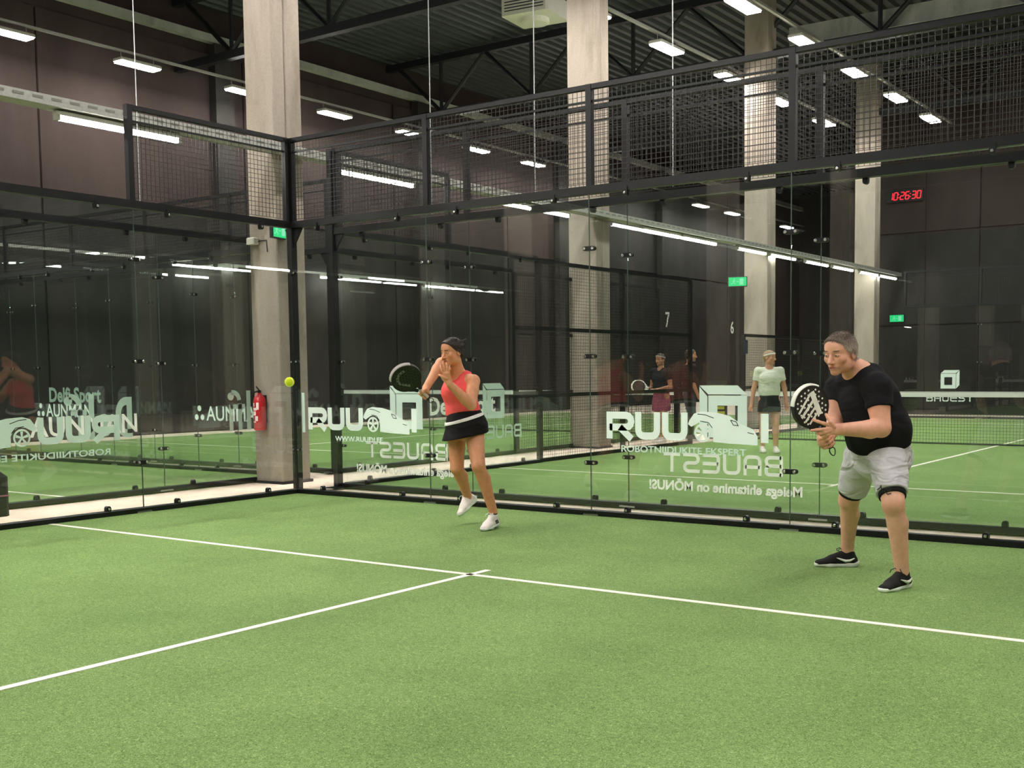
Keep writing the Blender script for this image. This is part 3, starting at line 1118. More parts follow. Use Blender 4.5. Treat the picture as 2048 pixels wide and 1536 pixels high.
M['skin'] = skin_mat('skin')
M['hair_painted'] = skin_mat('hair_strands')
M['hair_painted'].node_tree.nodes['Principled BSDF'].inputs['Subsurface Weight'].default_value = 0
M['eye_white'] = simple('eye_white', srgb(228, 220, 212), .2, var=.02)
M['iris'] = simple('iris', srgb(50, 34, 24), .2, var=.05)
M['shoe_black'] = cloth_mat('shoe_black', srgb(34, 32, 32), .8, bmp=.15)
M['shoe_white'] = cloth_mat('shoe_white', srgb(238, 228, 222), .7, bmp=.15)
M['sole_white'] = simple('sole_white', srgb(232, 236, 226), .6, var=.04)
M['sock_black'] = cloth_mat('sock_black', srgb(22, 20, 22))

def head_prims(c, f, u, s=1.0, slim=1.0, long_face=1.0):
    """head centred between the ears; f forward, u up. Returns prims and a point mapper."""
    f = unit(f); u = unit(np.asarray(u, float) - f * (np.asarray(u, float) @ f)); l = np.cross(u, f)
    c = np.asarray(c, float)
    P = lambda x, y, z: c + s * (x * slim * l + y * f + z * u)      # x to the person's left
    ax = (l, f, u)
    E = lambda p, r, k=.012, sub=False: el(P(*p), ax, (r[0] * s * slim, r[1] * s, r[2] * s), k * s, (), sub)
    q = [E((0, -.012, .035), (.074, .095, .083)),
         E((0, .022, -.03), (.061, .073, .083), .02),
         E((0, .052, .045), (.058, .045, .05), .02)]
    for x in (-1, 1):
        q += [E((x * .044, .005, -.062), (.024, .036, .032), .025),
              E((x * .043, .058, -.018), (.022, .026, .022), .02)]
    q += [E((0, .07, -.092), (.026, .024, .022), .02),
          rc(P(-.034, .083, .026), P(.034, .083, .026), .010 * s, .010 * s, .014 * s)]
    for x in (-1, 1):
        q += [el(P(x * .031, .101, .008), ax, (.017 * s, .015 * s, .011 * s), .012 * s, (), True),
              E((x * .031, .0805, .006), (.016, .0125, .0115), .004)]
    q += [rc(P(0, .089, .014), P(0, .113, -.030), .0085 * s, .0135 * s, .01 * s),
          rc(P(-.011, .1, -.034), P(.011, .1, -.034), .0095 * s, .0095 * s, .008 * s),
          rc(P(-.019, .086, -.0605), P(.019, .086, -.0605), .0085 * s, .0085 * s, .006 * s),
          rc(P(-.016, .087, -.072), P(.016, .087, -.072), .0085 * s, .0085 * s, .006 * s),
          el(P(0, .1, -.0665), ax, (.026 * s, .008 * s, .0022 * s), .003 * s, (), True)]
    for x in (-1, 1):
        q += [el(P(x * .076, -.012, -.005), (l, f, u), (.010 * s, .021 * s, .033 * s), .008 * s),
              el(P(x * .088, -.006, -.002), (l, f, u), (.010 * s, .011 * s, .018 * s), .006 * s, (), True)]
    return q, P, (l, f, u)

def paint_head(V, C, P, axes, s, brow, lip, beard=None, blush=None):
    l, f, u = axes
    def spot(p, r, col, a):
        d = V - P(*p)
        q = (d @ l / r[0]) ** 2 + (d @ f / r[1]) ** 2 + (d @ u / r[2]) ** 2
        w = (np.clip(1.35 - np.sqrt(q) , 0, .6) / .6 * a)[:, None]
        C[:] = C * (1 - w) + np.array(col[:3]) * w
    if beard is not None:
        spot((0, .07, -.08), (.05 * s, .05 * s, .035 * s), beard, .35)
    if blush is not None:
        for x in (-1, 1):
            spot((x * .045, .065, -.03), (.022 * s, .03 * s, .025 * s), blush, .3)
    for x in (-1, 1):
        spot((x * .033, .09, .031), (.02 * s, .02 * s, .0045 * s), brow, .9)
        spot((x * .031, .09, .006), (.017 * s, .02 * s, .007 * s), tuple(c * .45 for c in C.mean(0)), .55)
        spot((x * .010, .107, -.042), (.006 * s, .01 * s, .004 * s), tuple(c * .25 for c in lip[:3]), .7)
    spot((0, .09, -.066), (.024 * s, .02 * s, .010 * s), lip, .8)
    spot((0, .095, -.0665), (.024 * s, .02 * s, .0022 * s), tuple(c * .25 for c in lip[:3]), .8)

def eyes(P, axes, s):
    """two eyes, each an eyeball with its iris"""
    l, f, u = axes
    out = []
    for x in (-1, 1):
        c = P(x * .031, .0828, .0058)
        prev = None
        for nm, r, o, vs_, mat in (('eye', .0114, 0.0008, .5, M['eye_white']), ('iris', .0076, .0052, .62, M['iris'])):
            n, k = 10, 6
            vs = []
            for i in range(k + 1):
                th = math.pi * i / k
                for j in range(n):
                    ph = 2 * math.pi * j / n
                    vs.append(c + f * o * s + s * r * (math.cos(th) * f + math.sin(th) * (math.cos(ph) * l + vs_ * math.sin(ph) * u)))
            m = MB().add(vs, [(i * n + j, i * n + (j + 1) % n, (i + 1) * n + (j + 1) % n, (i + 1) * n + j) for i in range(k) for j in range(n)])
            prev = m.build(nm, mat, prev, True)
            if nm == 'eye':
                out.append(prev)
    return out

def tuft_geo(V, Q, count, length, rad, lean, comb, seed=3, wild=.25):
    """short strands standing on a hair shell: combed along comb, leaning by lean"""
    r = np.random.default_rng(seed)
    fc = V[Q].mean(1)
    nn = np.cross(V[Q[:, 2]] - V[Q[:, 0]], V[Q[:, 3]] - V[Q[:, 1]])
    nn /= np.linalg.norm(nn, axis=1)[:, None] + 1e-12
    idx = r.integers(0, len(Q), count)
    vs = []; qs = []
    for i in idx:
        n = nn[i]; c = np.asarray(comb(fc[i]), float)
        c = unit(c - n * (c @ n) + r.normal(size=3) * wild)
        d = unit(n * (1 - lean) + c * lean)
        L = length * r.uniform(.6, 1.3)
        a = np.cross(d, n + 1e-3); a = unit(a); b_ = np.cross(d, a)
        p = fc[i] - n * .001
        b0 = len(vs)
        mid = p + d * L * .55 + n * L * .05
        tip = p + unit(d + c * .4) * L
        for q, w in ((p, 1), (mid, .8), (tip, .15)):
            for k in range(4):
                an = math.pi / 2 * k
                vs.append(q + rad * w * (math.cos(an) * a + math.sin(an) * b_))
        for lv in (0, 4):
            for k in range(4):
                qs.append((b0 + lv + k, b0 + lv + (k + 1) % 4, b0 + lv + 4 + (k + 1) % 4, b0 + lv + 4 + k))
    return np.concatenate([V, np.array(vs)]), np.concatenate([Q, np.array(qs) + len(V)])

def limb(a, b, ra, rb, bulge=None, back=None, k=.02):
    """tapered limb segment; bulge = (t, extra offset vector, radius)"""
    q = [rc(a, b, ra, rb, k)]
    if bulge:
        t, off, r = bulge
        p = np.asarray(a) * (1 - t) + np.asarray(b) * t + np.asarray(off)
        q += [rc(np.asarray(a) * .95 + np.asarray(b) * .05, p, ra * .9, r, k), rc(p, b, r, rb, k)]
    return q

def shoe(name, heel, toe, height_up, mats, parent, roll_up=(0, 0, 1), L=.29, w=.047, res=.005):
    """heel, toe: ends of the sole at ground level; builds upper, sole, lace and a side flash"""
    heel = np.asarray(heel, float); toe = np.asarray(toe, float)
    f = unit(toe - heel); L = np.linalg.norm(toe - heel)
    u = np.asarray(roll_up, float); u = unit(u - f * (u @ f)); sd = np.cross(u, f)   # sd: wearer's left
    P = lambda a, b, c: heel + a * L * f + b * sd + c * u
    bot = (P(0, 0, .012), -u)
    pr = [ec(P(.12, 0, .04), P(.62, 0, .035), sd, .034, .032, .78, .72, .02, [bot]),
          ec(P(.62, 0, .033), P(.88, 0, .022), sd, .033, .024, .72, .6, .02, [bot]),
          rc(P(.14, 0, .045), P(.2, 0, .092), .036, .04, .02, [bot]),
          rc(P(.22, 0, .088), P(.55, 0, .055), .036, .03, .02, [bot]),
          el(P(.2, 0, .125), (sd, f, u), (.032, .042, .035), .012, (), True)]
    V, Q = sdf_geo(pr, res)
    o = np_mesh(name, V, Q, mats[0], parent)
    top = (P(0, 0, .026), u)
    so = [ec(P(.12, 0, .013), P(.62, 0, .013), sd, .026, .026, .62, .55, .02, [(P(0, 0, 0), -u), top]),
          ec(P(.62, 0, .013), P(.9, 0, .017), sd, .026, .022, .55, .56, .02, [(P(0, 0, 0), -u), top]),
          rc(P(.08, 0, .03), P(.2, 0, .02), .038, .038, .02, [(P(0, 0, 0), -u), (P(0, 0, .036), u)])]
    V, Q = sdf_geo(so, res)
    np_mesh('sole', V, Q, mats[1], o)
    mb = MB()
    for i in range(4):
        a = .33 + .07 * i
        h = .116 - .012 * i - (.0 if i else 0)
        mb.tube([P(a, -.022, h - .012), P(a + .01, 0, h - .0), P(a, .022, h - .012)], .0032, 6)
    mb.tube([P(.33, 0, .113), P(.4, .02, .125), P(.46, .034, .118), P(.44, .045, .1)], .0028, 6)
    mb.tube([P(.33, 0, .113), P(.39, -.02, .126), P(.45, -.036, .116), P(.43, -.046, .098)], .0028, 6)
    mb.build('laces', mats[2], o)
    return o, P

def hand_from(pts, rs=None):
    pr = []
    for fpts, r0, r1 in pts:
        n = len(fpts)
        pr += chain(fpts, [r0 + (r1 - r0) * i / (n - 1) for i in range(n)], .006)
    return pr

def fist(wrist, axis_c, axis_d, palm_out, s=1.0, thumb_up=True):
    """hand closed round a bar: axis_c centre, axis_d direction towards the thumb side, palm_out from bar to palm back"""
    d = unit(axis_d); o = unit(np.asarray(palm_out) - d * (np.asarray(palm_out) @ d)); t = np.cross(d, o)
    c = np.asarray(axis_c, float)
    pr = [ec(c + o * .034 * s - d * .03 * s, c + o * .034 * s + d * .03 * s, d, .017 * s, .017 * s, 1, 1, .015)]
    pr += [rc(wrist, c + o * .034 * s, .026 * s, .024 * s, .02)]
    for i, off in enumerate((-.036, -.012, .012, .034)):
        b = c + d * off * s
        R = .030 * s
        path = [b + o * .036 * s + t * .012 * s]
        for a in (40, 85, 135, 185):
            an = math.radians(a)
            path.append(b + R * (math.cos(an) * o + math.sin(an) * t))
        pr += chain(path, [.0105 * s, .0102 * s, .0098 * s, .0092 * s, .0085 * s], .005)
    th = [c + o * .036 * s - t * .012 * s + d * .02 * s, c + d * .042 * s + o * .018 * s - t * .026 * s,
          c + d * .05 * s - o * .008 * s - t * .022 * s, c + d * .048 * s - o * .026 * s - t * .002 * s]
    pr += chain(th, [.014 * s, .0125 * s, .011 * s, .0095 * s], .008)
    return pr

def colorize(V, base):
    C = np.empty((len(V), 3)); C[:] = np.array(base[:3])
    return C

def ground(px, py, z=0.0):
    d = FW + (px - 1024 - CX) / FPX * RT - (py - 768 - CY) / FPX * UP
    t = (z - CAM_POS[2]) / d[2]
    return CAM_POS + t * d

def cam_dir(r, u, f):
    return unit(r * RT + u * UP + f * FW)

def box_of(pts, pad):
    pts = np.array(pts)
    return pts.min(0) - pad, pts.max(0) + pad

def paint_scalp(V, C, P, axes, s, front, ear, nape, col, soft=.012):
    l, f, u = axes
    o = P(0, 0, 0)
    a, b = (V - o) @ f / s, (V - o) @ u / s
    near = (np.linalg.norm(V - o, axis=1) < .16 * s) & (b > nape[1] + .012)
    def side(p, q, sign):
        d = np.array([q[0] - p[0], q[1] - p[1]]); n = np.array([-d[1], d[0]]) * sign / np.linalg.norm(d)
        return (a - p[0]) * n[0] + (b - p[1]) * n[1]
    d = np.maximum(side(ear, front, -1), side(ear, nape, 1))
    w = (np.clip(.5 - d / soft, 0, 1) * near)[:, None]
    C[:] = C * (1 - w) + np.array(col[:3]) * w

def hair_cap(P, axes, s, slim, grow, front, ear, nape, extra=()):
    """short hair shell: hairline runs front -> ear -> nape (forward, up) in head units"""
    l, f, u = axes
    def plane(p, q, sign):
        d = np.array([q[0] - p[0], q[1] - p[1]]); n = np.array([-d[1], d[0]]) * sign
        n = n / np.linalg.norm(n)
        return (P(0, p[0], p[1]), n[0] * f + n[1] * u)
    c1 = plane(ear, front, -1)      # remove what lies in front of / below the line ear -> front
    c2 = plane(ear, nape, 1)
    q = [el(P(0, -.012, .035), (l, f, u), ((.074 + grow) * s * slim, (.095 + grow) * s, (.083 + grow) * s), .01, (c1, c2)),
         el(P(0, .045, .055), (l, f, u), ((.056 + grow) * s * slim, (.05 + grow) * s, (.048 + grow) * s), .015, (c1, c2)),
         el(P(0, -.05, -.02), (l, f, u), ((.056 + grow) * s * slim, (.045 + grow) * s, (.06 + grow) * s), .02, (c1, c2))]
    return q + list(extra)

def padel_racket(label, butt, axis, normal, cols, pattern):
    """padel racket, 0.455 m: handle, throat with an opening, perforated head"""
    a = unit(axis); n = np.asarray(normal, float); n = unit(n - a * (n @ a)); w = np.cross(a, n)
    root = bpy.data.objects.new('padel_racket', None)
    COL.objects.link(root)
    root.matrix_world = Matrix(((w[0], a[0], n[0], butt[0]), (w[1], a[1], n[1], butt[1]), (w[2], a[2], n[2], butt[2]), (0, 0, 0, 1)))
    setp(root, label, 'racket')
    # local: x across, y along (0 butt .. 0.455 tip), z out of the face
    N = 40
    cx, cy, rx, ry = 0, .318, .128, .137
    rim = [(cx + rx * math.cos(2 * math.pi * k / N), cy + ry * math.sin(2 * math.pi * k / N)) for k in range(N)]
    fr = ((0, 0, 0), (1, 0, 0), (0, 1, 0), (0, 0, 1))
    mb = MB()
    prof = [(-.019, .93), (-.016, 1.0), (.016, 1.0), (.019, .93)]
    vs = []
    for z, k in prof:
        vs += [(cx + (x - cx) * k, cy + (y - cy) * k, z) for x, y in rim]
    fs = [(i * N + j, i * N + (j + 1) % N, (i + 1) * N + (j + 1) % N, (i + 1) * N + j) for i in range(3) for j in range(N)]
    inner = len(vs)
    for z in (.017, -.017):
        vs += [(cx + (x - cx) * .88, cy + (y - cy) * .88, z) for x, y in rim]
    fs += [(3 * N + j, 3 * N + (j + 1) % N, inner + (j + 1) % N, inner + j) for j in range(N)]
    fs += [(inner + N + j, inner + N + (j + 1) % N, (j + 1) % N, j) for j in range(N)]
    mb.add(vs, fs).build('frame', cols['frame'], root)
    MB().prism([(cx + (x - cx) * .885, cy + (y - cy) * .885) for x, y in rim], fr, -.0165, .0165).build('face', cols['face'], root)
    # bumper over the tip
    mb = MB()
    pts = [(cx + (rx + .002) * math.cos(math.radians(q)), cy + (ry + .002) * math.sin(math.radians(q)), 0) for q in range(35, 146, 10)]
    for z in (-.011, 0, .011):
        mb.tube([(p[0], p[1], z) for p in pts], .0065, 6)
    mb.build('bumper', cols['bumper'], root)
    mb = MB()
    for s in (-1, 1):
        mb.tube([(s * .014, .135, 0), (s * .03, .165, 0), (s * .062, .2, 0)], [.016, .0155, .015], 8)
    mb.tube([(-.045, .187, 0), (0, .179, 0), (.045, .187, 0)], .013, 8)
    mb.build('throat', cols['frame'], root)
    MB().tube([(0, .005, 0), (0, .135, 0)], [.0165, .016], 10).build('handle', cols['grip'], root)
    MB().lathe([(.016, -.004), (.02, 0), (.02, .012), (.0165, .016)], 12, axis='y').build('end_cap', cols['frame'], root)
    loop = [(.02 * math.sin(t), -.005 - .03 * (1 - math.cos(t)), .004 * math.sin(2 * t)) for t in np.linspace(0, 2 * math.pi, 14)[:-1]]
    MB().tube(loop, .0035, 6, closed=True).build('wrist_strap', cols['frame'], root)
    mb = MB()
    for iy in range(9):
        for ix in range(7):
            x = (ix - 3) * .03 + (.015 if iy % 2 else 0); y = cy + (iy - 4) * .026
            if ((x - cx) / (rx * .8)) ** 2 + ((y - cy) / (ry * .84)) ** 2 < 1 and y > .23:
                for z0, z1 in ((.0166, .0174), (-.0174, -.0166)):
                    mb.lathe([(.0062, z0), (.0062, z1)], 8, (x, y, 0))
    setp(mb.build('holes', cols['hole'], root), kind='stuff')
    mb = MB()
    for poly in pattern:
        for z0, z1 in ((.0165, .0171), (-.0171, -.0165)):
            mb.prism(poly, fr, z0, z1)
    if pattern:
        mb.build('print', cols['print'], root)
    return root

def bar(x0, y0, x1, y1, w):
    d = unit((x1 - x0, y1 - y0)); n = np.array([-d[1], d[0]]) * w / 2
    a, b = np.array([x0, y0]), np.array([x1, y1])
    return [tuple(a - n), tuple(b - n), tuple(b + n), tuple(a + n)]

# ------------------------------------------------------------------ the man waiting with the racket
SK = srgb(230, 172, 146)
LIP = srgb(176, 96, 84)
def build_man():
    sk_leg = srgb(222, 172, 144)
    root = empty('person', tuple((ground(1672, 1132) + ground(1798, 1182)) / 2))
    inv = Matrix.Translation(-root.location)
    parts = []
    F = cam_dir(-.74, -.05, -.67)
    Lt = np.cross(A3(0, 0, 1), F); Lt = unit(Lt)
    hd = PX(1681, 707, 7.08)
    fh = cam_dir(-.72, -.26, -.64)
    uh = cam_dir(-.05, 1, -.12)
    s = 1.10
    hp, HP, hax = head_prims(hd, fh, uh, s, 1.04)
    p0, p1, p2, p3 = PX(1764, 910, 7.25), PX(1757, 862, 7.2), PX(1738, 800, 7.2), PX(1722, 757, 7.2)
    nk = PX(1708, 738, 7.17)
    shL, elL, wrL = PX(1755, 775, 6.99), PX(1763, 856, 6.93), PX(1682, 859, 6.84)
    shR, elR, wrR = PX(1679, 775, 7.4), PX(1668, 846, 7.3), PX(1659, 872, 7.08)
    hpL, knL, anL = PX(1775, 918, 7.12), PX(1787, 1008, 6.93), PX(1804, 1140, 7.0)
    hpR, knR, anR = PX(1724, 912, 7.4), PX(1698, 1000, 7.6), PX(1695, 1094, 7.78)
    body = list(hp)
    body += [rc(HP(0, -.03, -.05), nk, .060, .066, .03), rc(nk, p3, .066, .08, .04)]
    body += [ec(p0, p1, Lt, .15, .155, .82, .82, .05), ec(p1, p2, Lt, .155, .135, .82, .75, .05), ec(p2, p3, Lt, .135, .09, .75, .6, .05)]
    for sh, e, w in ((shL, elL, wrL), (shR, elR, wrR)):
        body += [rc(p3 * .5 + sh * .5, sh, .075, .072, .04)]
        body += limb(sh, e, .064, .053, (.45, F * .01, .064))
        body += limb(e, w, .052, .033, (.28, (0, 0, -.006), .054))
    for h, k, a in ((hpL, knL, anL), (hpR, knR, anR)):
        body += limb(h, k, .1, .068)
        body += limb(k, a, .06, .037, (.3, -F * .022, .06))
        body += [el(k + F * .02, (Lt, F, A3(0, 0, 1)), (.048, .05, .058), .03)]
        body += [rc(a, a + A3(0, 0, -.045), .037, .04, .02)]
    # left hand spread on the racket throat
    D = 6.80
    body += [ec(PX(1672, 859, D + .03), PX(1661, 857, D + .01), UP, .017, .017, .5, .5, .02)]
    body += hand_from([([PX(1660, 851, D), PX(1648, 847, D - .01), PX(1636, 843, D), PX(1626, 840, D + .01)], .0115, .0085),
                       ([PX(1659, 857, D), PX(1646, 859, D - .015), PX(1633, 860, D - .005), PX(1623, 861, D + .01)], .0115, .0085),
                       ([PX(1660, 862, D), PX(1649, 865, D - .01), PX(1640, 867, D + .005), PX(1634, 867, D + .02)], .0112, .0082),
                       ([PX(1662, 866, D + .01), PX(1654, 870, D), PX(1647, 872, D + .01), PX(1642, 871, D + .02)], .0102, .0078),
                       ([PX(1668, 853, D), PX(1661, 844, D - .01), PX(1656, 836, D), PX(1652, 829, D + .01)], .0135, .009)])
    # racket and the right hand on its handle
    butt, tip = PX(1661, 894, 7.04), PX(1602, 777, 6.86)
    ax = unit(tip - butt)
    nrm = cam_dir(.38, -.1, -1)
    nrm = unit(nrm - ax * (nrm @ ax))
    hc = butt + ax * .062
    body += fist(wrR, hc, ax, -nrm * .2 + np.cross(nrm, ax) * 1.0, 1.05)
    fine = [box_of([hd - .135, hd + .135], 0) + (.003,),
            box_of([PX(1684, 850, D), PX(1620, 826, D), PX(1650, 876, D)], .035) + (.0035,),
            box_of([hc - .06, hc + .06], .015) + (.0035,)]
    fine = [tuple(x) for x in fine]
    V, Q = sdf_geo(body, .0065, fine=fine)
    C = colorize(V, SK)
    low = V[:, 2] < .62
    C[low] = np.array(sk_leg[:3])
    HL = ((.078, .09), (.026, .016), (-.06, -.066))
    paint_scalp(V, C, HP, hax, s, *HL, srgb(120, 104, 94), .022)
    paint_head(V, C, HP, hax, s, srgb(84, 60, 48), LIP, srgb(176, 136, 116), srgb(220, 138, 112))
    for k in (knL, knR):
        d = np.linalg.norm(V - (k + F * .05), axis=1)
        w = np.clip(1 - d / .07, 0, 1)[:, None] * .5
        C[:] = C * (1 - w) + np.array(srgb(216, 142, 116)[:3]) * w
    parts.append(np_mesh('body', V, Q, M['skin'], None, C))
    parts += eyes(HP, hax, s)
    V, Q = sdf_geo(hair_cap(HP, hax, s, 1.04, .0055, *HL), .004, wob=.002)
    V, Q = tuft_geo(V, Q, 2600, .016, .0017, .62, lambda p: hax[1] * (1 if (p - HP(0, 0, 0)) @ hax[2] > .075 * s else -.35) - hax[2] * .6, wild=.35)
    hl = colorize(V, srgb(112, 98, 88))
    up_ = np.clip(((V - HP(0, 0, 0)) @ hax[2] / s - .03) / .06, 0, 1)[:, None]
    hl = hl * up_ + np.array(srgb(178, 166, 156)[:3]) * (1 - up_)
    rr = np.random.default_rng(2).uniform(.6, 1.35, len(V))[:, None]
    parts.append(np_mesh('hair', V, Q, M['hair_painted'], None, hl * rr))
    # t-shirt
    tdir = unit(p1 - p0)
    hem = (PX(1762, 886, 7.22), -unit(tdir * 1.0 - UP * .12))
    sh = [ec(p0, p1, Lt, .164, .168, .82, .82, .06, [hem]), ec(p1, p2, Lt, .168, .15, .82, .78, .06), ec(p2, p3, Lt, .15, .098, .78, .58, .05)]
    for shd, e, t in ((shL, elL, .50), (shR, elR, .50)):
        d = unit(e - shd)
        cut = (shd + (e - shd) * t, d)
        sh += [rc(p3 * .55 + shd * .45, shd, .085, .086, .05), rc(shd, e, .086, .078, .03, [cut])]
    sh += [rc(nk, p3, .074, .09, .04, [(nk + (p3 - nk) * .3, -unit(p3 - nk))])]
    V, Q = sdf_geo(sh, .007, wob=.006)
    parts.append(np_mesh('t_shirt', V, Q, cloth_mat('shirt_black', srgb(22, 21, 25), .85)))
    # shorts with black liner
    def legs(r0, r1, tcut, hp_up=True):
        q = []
        for h, k in ((hpL, knL), (hpR, knR)):
            d = unit(k - h)
            q.append(rc(h, k, r0, r1, .03, [(h + (k - h) * tcut, d)]))
        return q
    st = [ec(p0 - tdir * .02, p0 + tdir * .075, Lt, .162, .162, .82, .82, .04, [(PX(1762, 880, 7.22), tdir)])] + legs(.118, .094, .77)
    V, Q = sdf_geo(st, .007, wob=.007)
    parts.append(np_mesh('shorts', V, Q, cloth_mat('shorts_grey', srgb(200, 197, 202), .8, bmp=1.0)))
    V, Q = sdf_geo(legs(.1, .080, .86), .006)
    parts.append(np_mesh('liner', V, Q, cloth_mat('liner_black', srgb(20, 19, 20), .7)))
    o = knL * .68 + hpL * .32 + F * .108 + Lt * .045
    mb = MB()
    mb.tube([o + Lt * a + UP * b for a, b in ((-.012, .004), (.012, .003), (.016, .014), (0, .02), (-.02, .012), (-.024, -.006), (-.006, -.02), (.018, -.012))], .0035, 6)
    parts.append(mb.build('shorts_logo', M['steel_dark']))
    o2 = knL * .62 + hpL * .38 + F * .113 - Lt * .012
    mb = MB()
    mb.tube([o2 + Lt * a + UP * b for a, b in ((-.016, -.014), (.002, .0), (.01, .016), (.014, -.012))], .003, 6)
    parts.append(mb.build('shorts_logo', M['steel_dark']))
    # shoes
    for nm, toe, heel, an, left in (('shoe', ground(1768, 1186), ground(1824, 1172), anL, True), ('shoe', ground(1630, 1135), ground(1716, 1135), anR, False)):
        d = unit(toe - heel)
        hl = A3(an[0], an[1], 0) - d * .07
        o, P = shoe(nm, hl, hl + d * .305, .1, (M['shoe_black'], M['sole_white'], M['black_rubber']), None)
        sgn = 1
        fl = MB()
        pts = [P(.10, sgn * .046, .062), P(.2, sgn * .05, .048), P(.3, sgn * .052, .045), P(.42, sgn * .050, .058), P(.5, sgn * .044, .066)]
        fl.tube(pts, [.003, .008, .010, .006, .002], 6)
        fl.build('swoosh', M['sole_white'], o)
        parts.append(o)
    for o in parts:
        o.parent = root
        o.matrix_parent_inverse = inv
    setp(root, 'man in black t-shirt and light grey shorts crouching ready with a racket', 'person')
    W = M['sticker_pure']
    cols = dict(frame=M['black_rubber'], face=simple('racket_face', srgb(26, 24, 26), .4, var=.1), bumper=M['sticker_pure'], grip=simple('grip_black', srgb(24, 24, 24), .8, bmp=.4, bscale=120),
                hole=M['sticker_pure'], print=W)
    pat = [bar(-.095, .30, .05, .355, .017), bar(-.1, .335, .03, .395, .014), bar(-.085, .262, .03, .305, .014), bar(-.065, .232, .02, .262, .012), bar(.028, .24, .045, .40, .034)]
    padel_racket('black and white perforated padel racket held by the man in grey shorts', butt, ax, nrm, cols, pat)
    return root

# ------------------------------------------------------------------ the woman finishing a stroke
def build_woman():
    root = empty('person', tuple(ground(975, 1056)))
    inv = Matrix.Translation(-root.location)
    parts = []
    SKW = srgb(226, 160, 122)
    F = cam_dir(-.60, -.03, -.80)
    Lt = unit(np.cross(A3(0, 0, 1), F))
    hd = PX(904, 704, 9.74)
    fh = cam_dir(-.66, -.24, -.72)
    uh = cam_dir(-.02, 1, -.1)
    s = 1.0
    hp, HP, hax = head_prims(hd, fh, uh, s, .95)
    p0, p1, p2, p3 = PX(931, 856, 9.9), PX(925, 822, 9.88), PX(919, 786, 9.86), PX(920, 758, 9.88)
    nk = PX(915, 738, 9.83)
    shL, elL, wrL = PX(947, 762, 9.76), PX(942, 810, 9.62), PX(899, 768, 9.5)
    shR, elR, wrR = PX(895, 752, 9.96), PX(882, 726, 9.72), PX(852, 776, 9.6)
    hpL, knL, anL = PX(948, 866, 9.84), PX(957, 932, 9.70), PX(986, 1022, 9.86)
    hpR, knR, anR = PX(913, 866, 9.96), PX(914, 936, 9.95), PX(935, 992, 10.22)
    body = list(hp)
    body += [rc(HP(0, -.03, -.05), nk, .047, .046, .02), rc(nk, p3, .047, .06, .03)]
    body += [ec(p0, p1, Lt, .108, .092, .68, .72, .05), ec(p1, p2, Lt, .092, .1, .72, .70, .05), ec(p2, p3, Lt, .1, .062, .70, .5, .05)]
    for e in (-1, 1):
        body += [el(p2 + F * .075 + Lt * e * .062 + A3(0, 0, .005), (Lt, F, A3(0, 0, 1)), (.058, .05, .058), .04)]
    for shd, e, w in ((shL, elL, wrL), (shR, elR, wrR)):
        body += [rc(p3 * .5 + shd * .5, shd, .052, .054, .03)]
        body += limb(shd, e, .052, .039, (.4, (0, 0, 0), .051))
        body += limb(e, w, .04, .026, (.25, (0, 0, 0), .043))
    for h, k, a in ((hpL, knL, anL), (hpR, knR, anR)):
        body += limb(h, k, .088, .058)
        body += limb(k, a, .052, .033, (.28, -F * .02, .054))
        body += [el(k + F * .016, (Lt, F, A3(0, 0, 1)), (.04, .042, .05), .025)]
    body += [rc(anL, anL + A3(0, 0, -.05), .033, .036, .02), rc(anR, PX(940, 1005, 10.22), .033, .034, .02)]
    # open left hand in front of the chin
    D = 9.47
    body += [ec(PX(896, 763, D + .02), PX(892, 747, D), RT, .0145, .0145, .45, .42, .015)]
    body += hand_from([([PX(887, 746, D), PX(884, 740, D - .01), PX(882, 735, D - .01), PX(881, 731, D)], .0095, .0072),
                       ([PX(890, 743, D), PX(888, 735, D - .01), PX(886, 729, D - .01), PX(886, 724, D)], .0095, .0072),
                       ([PX(894, 742, D), PX(894, 735, D - .01), PX(893, 730, D - .01), PX(893, 726, D)], .0095, .0072),
                       ([PX(898, 745, D), PX(899, 739, D - .01), PX(899, 735, D), PX(899, 732, D)], .0085, .0068),
                       ([PX(893, 757, D), PX(886, 754, D - .015), PX(881, 751, D - .015), PX(878, 750, D - .01)], .0115, .0078)])
    butt, cen = PX(857, 796, 9.56), PX(817, 760, 9.36)
    ax = unit(cen - butt)
    nrm = cam_dir(.15, -.35, -1)
    nrm = unit(nrm - ax * (nrm @ ax))
    hc = butt + ax * .06
    body += fist(wrR, hc, ax, cam_dir(.3, .9, .2), .92)
    fine = [tuple(box_of([hd - .13, hd + .13], 0)) + (.0035,),
            tuple(box_of([PX(880, 722, D), PX(902, 766, D)], .035)) + (.0035,),
            tuple(box_of([hc - .055, hc + .055], .015)) + (.0035,)]
    V, Q = sdf_geo(body, .0065, fine=fine)
    C = colorize(V, SKW)
    C[V[:, 2] < .9] = np.array(srgb(216, 150, 112)[:3])
    paint_scalp(V, C, HP, hax, s, (.078, .092), (.02, .02), (-.06, -.06), srgb(60, 46, 40), .014)
    paint_head(V, C, HP, hax, s, srgb(60, 40, 32), srgb(190, 96, 88), None, srgb(222, 136, 108))
    parts.append(np_mesh('body', V, Q, M['skin'], None, C))
    parts += eyes(HP, hax, s)
    bun = [rc(HP(0, -.1, .045), HP(0, -.125, .06), .024, .018, .02), rc(HP(0, -.125, .06), HP(.02, -.17, .085), .014, .005, .01),
           rc(HP(0, -.12, .05), HP(-.01, -.165, .04), .013, .005, .01)]
    V, Q = sdf_geo(hair_cap(HP, hax, s, .95, .0085, (.078, .092), (.02, .02), (-.06, -.06), bun), .004, wob=.0012)
    V, Q = tuft_geo(V, Q, 1500, .02, .0011, .985, lambda p: HP(0, -.125, .055) - p, wild=.05)
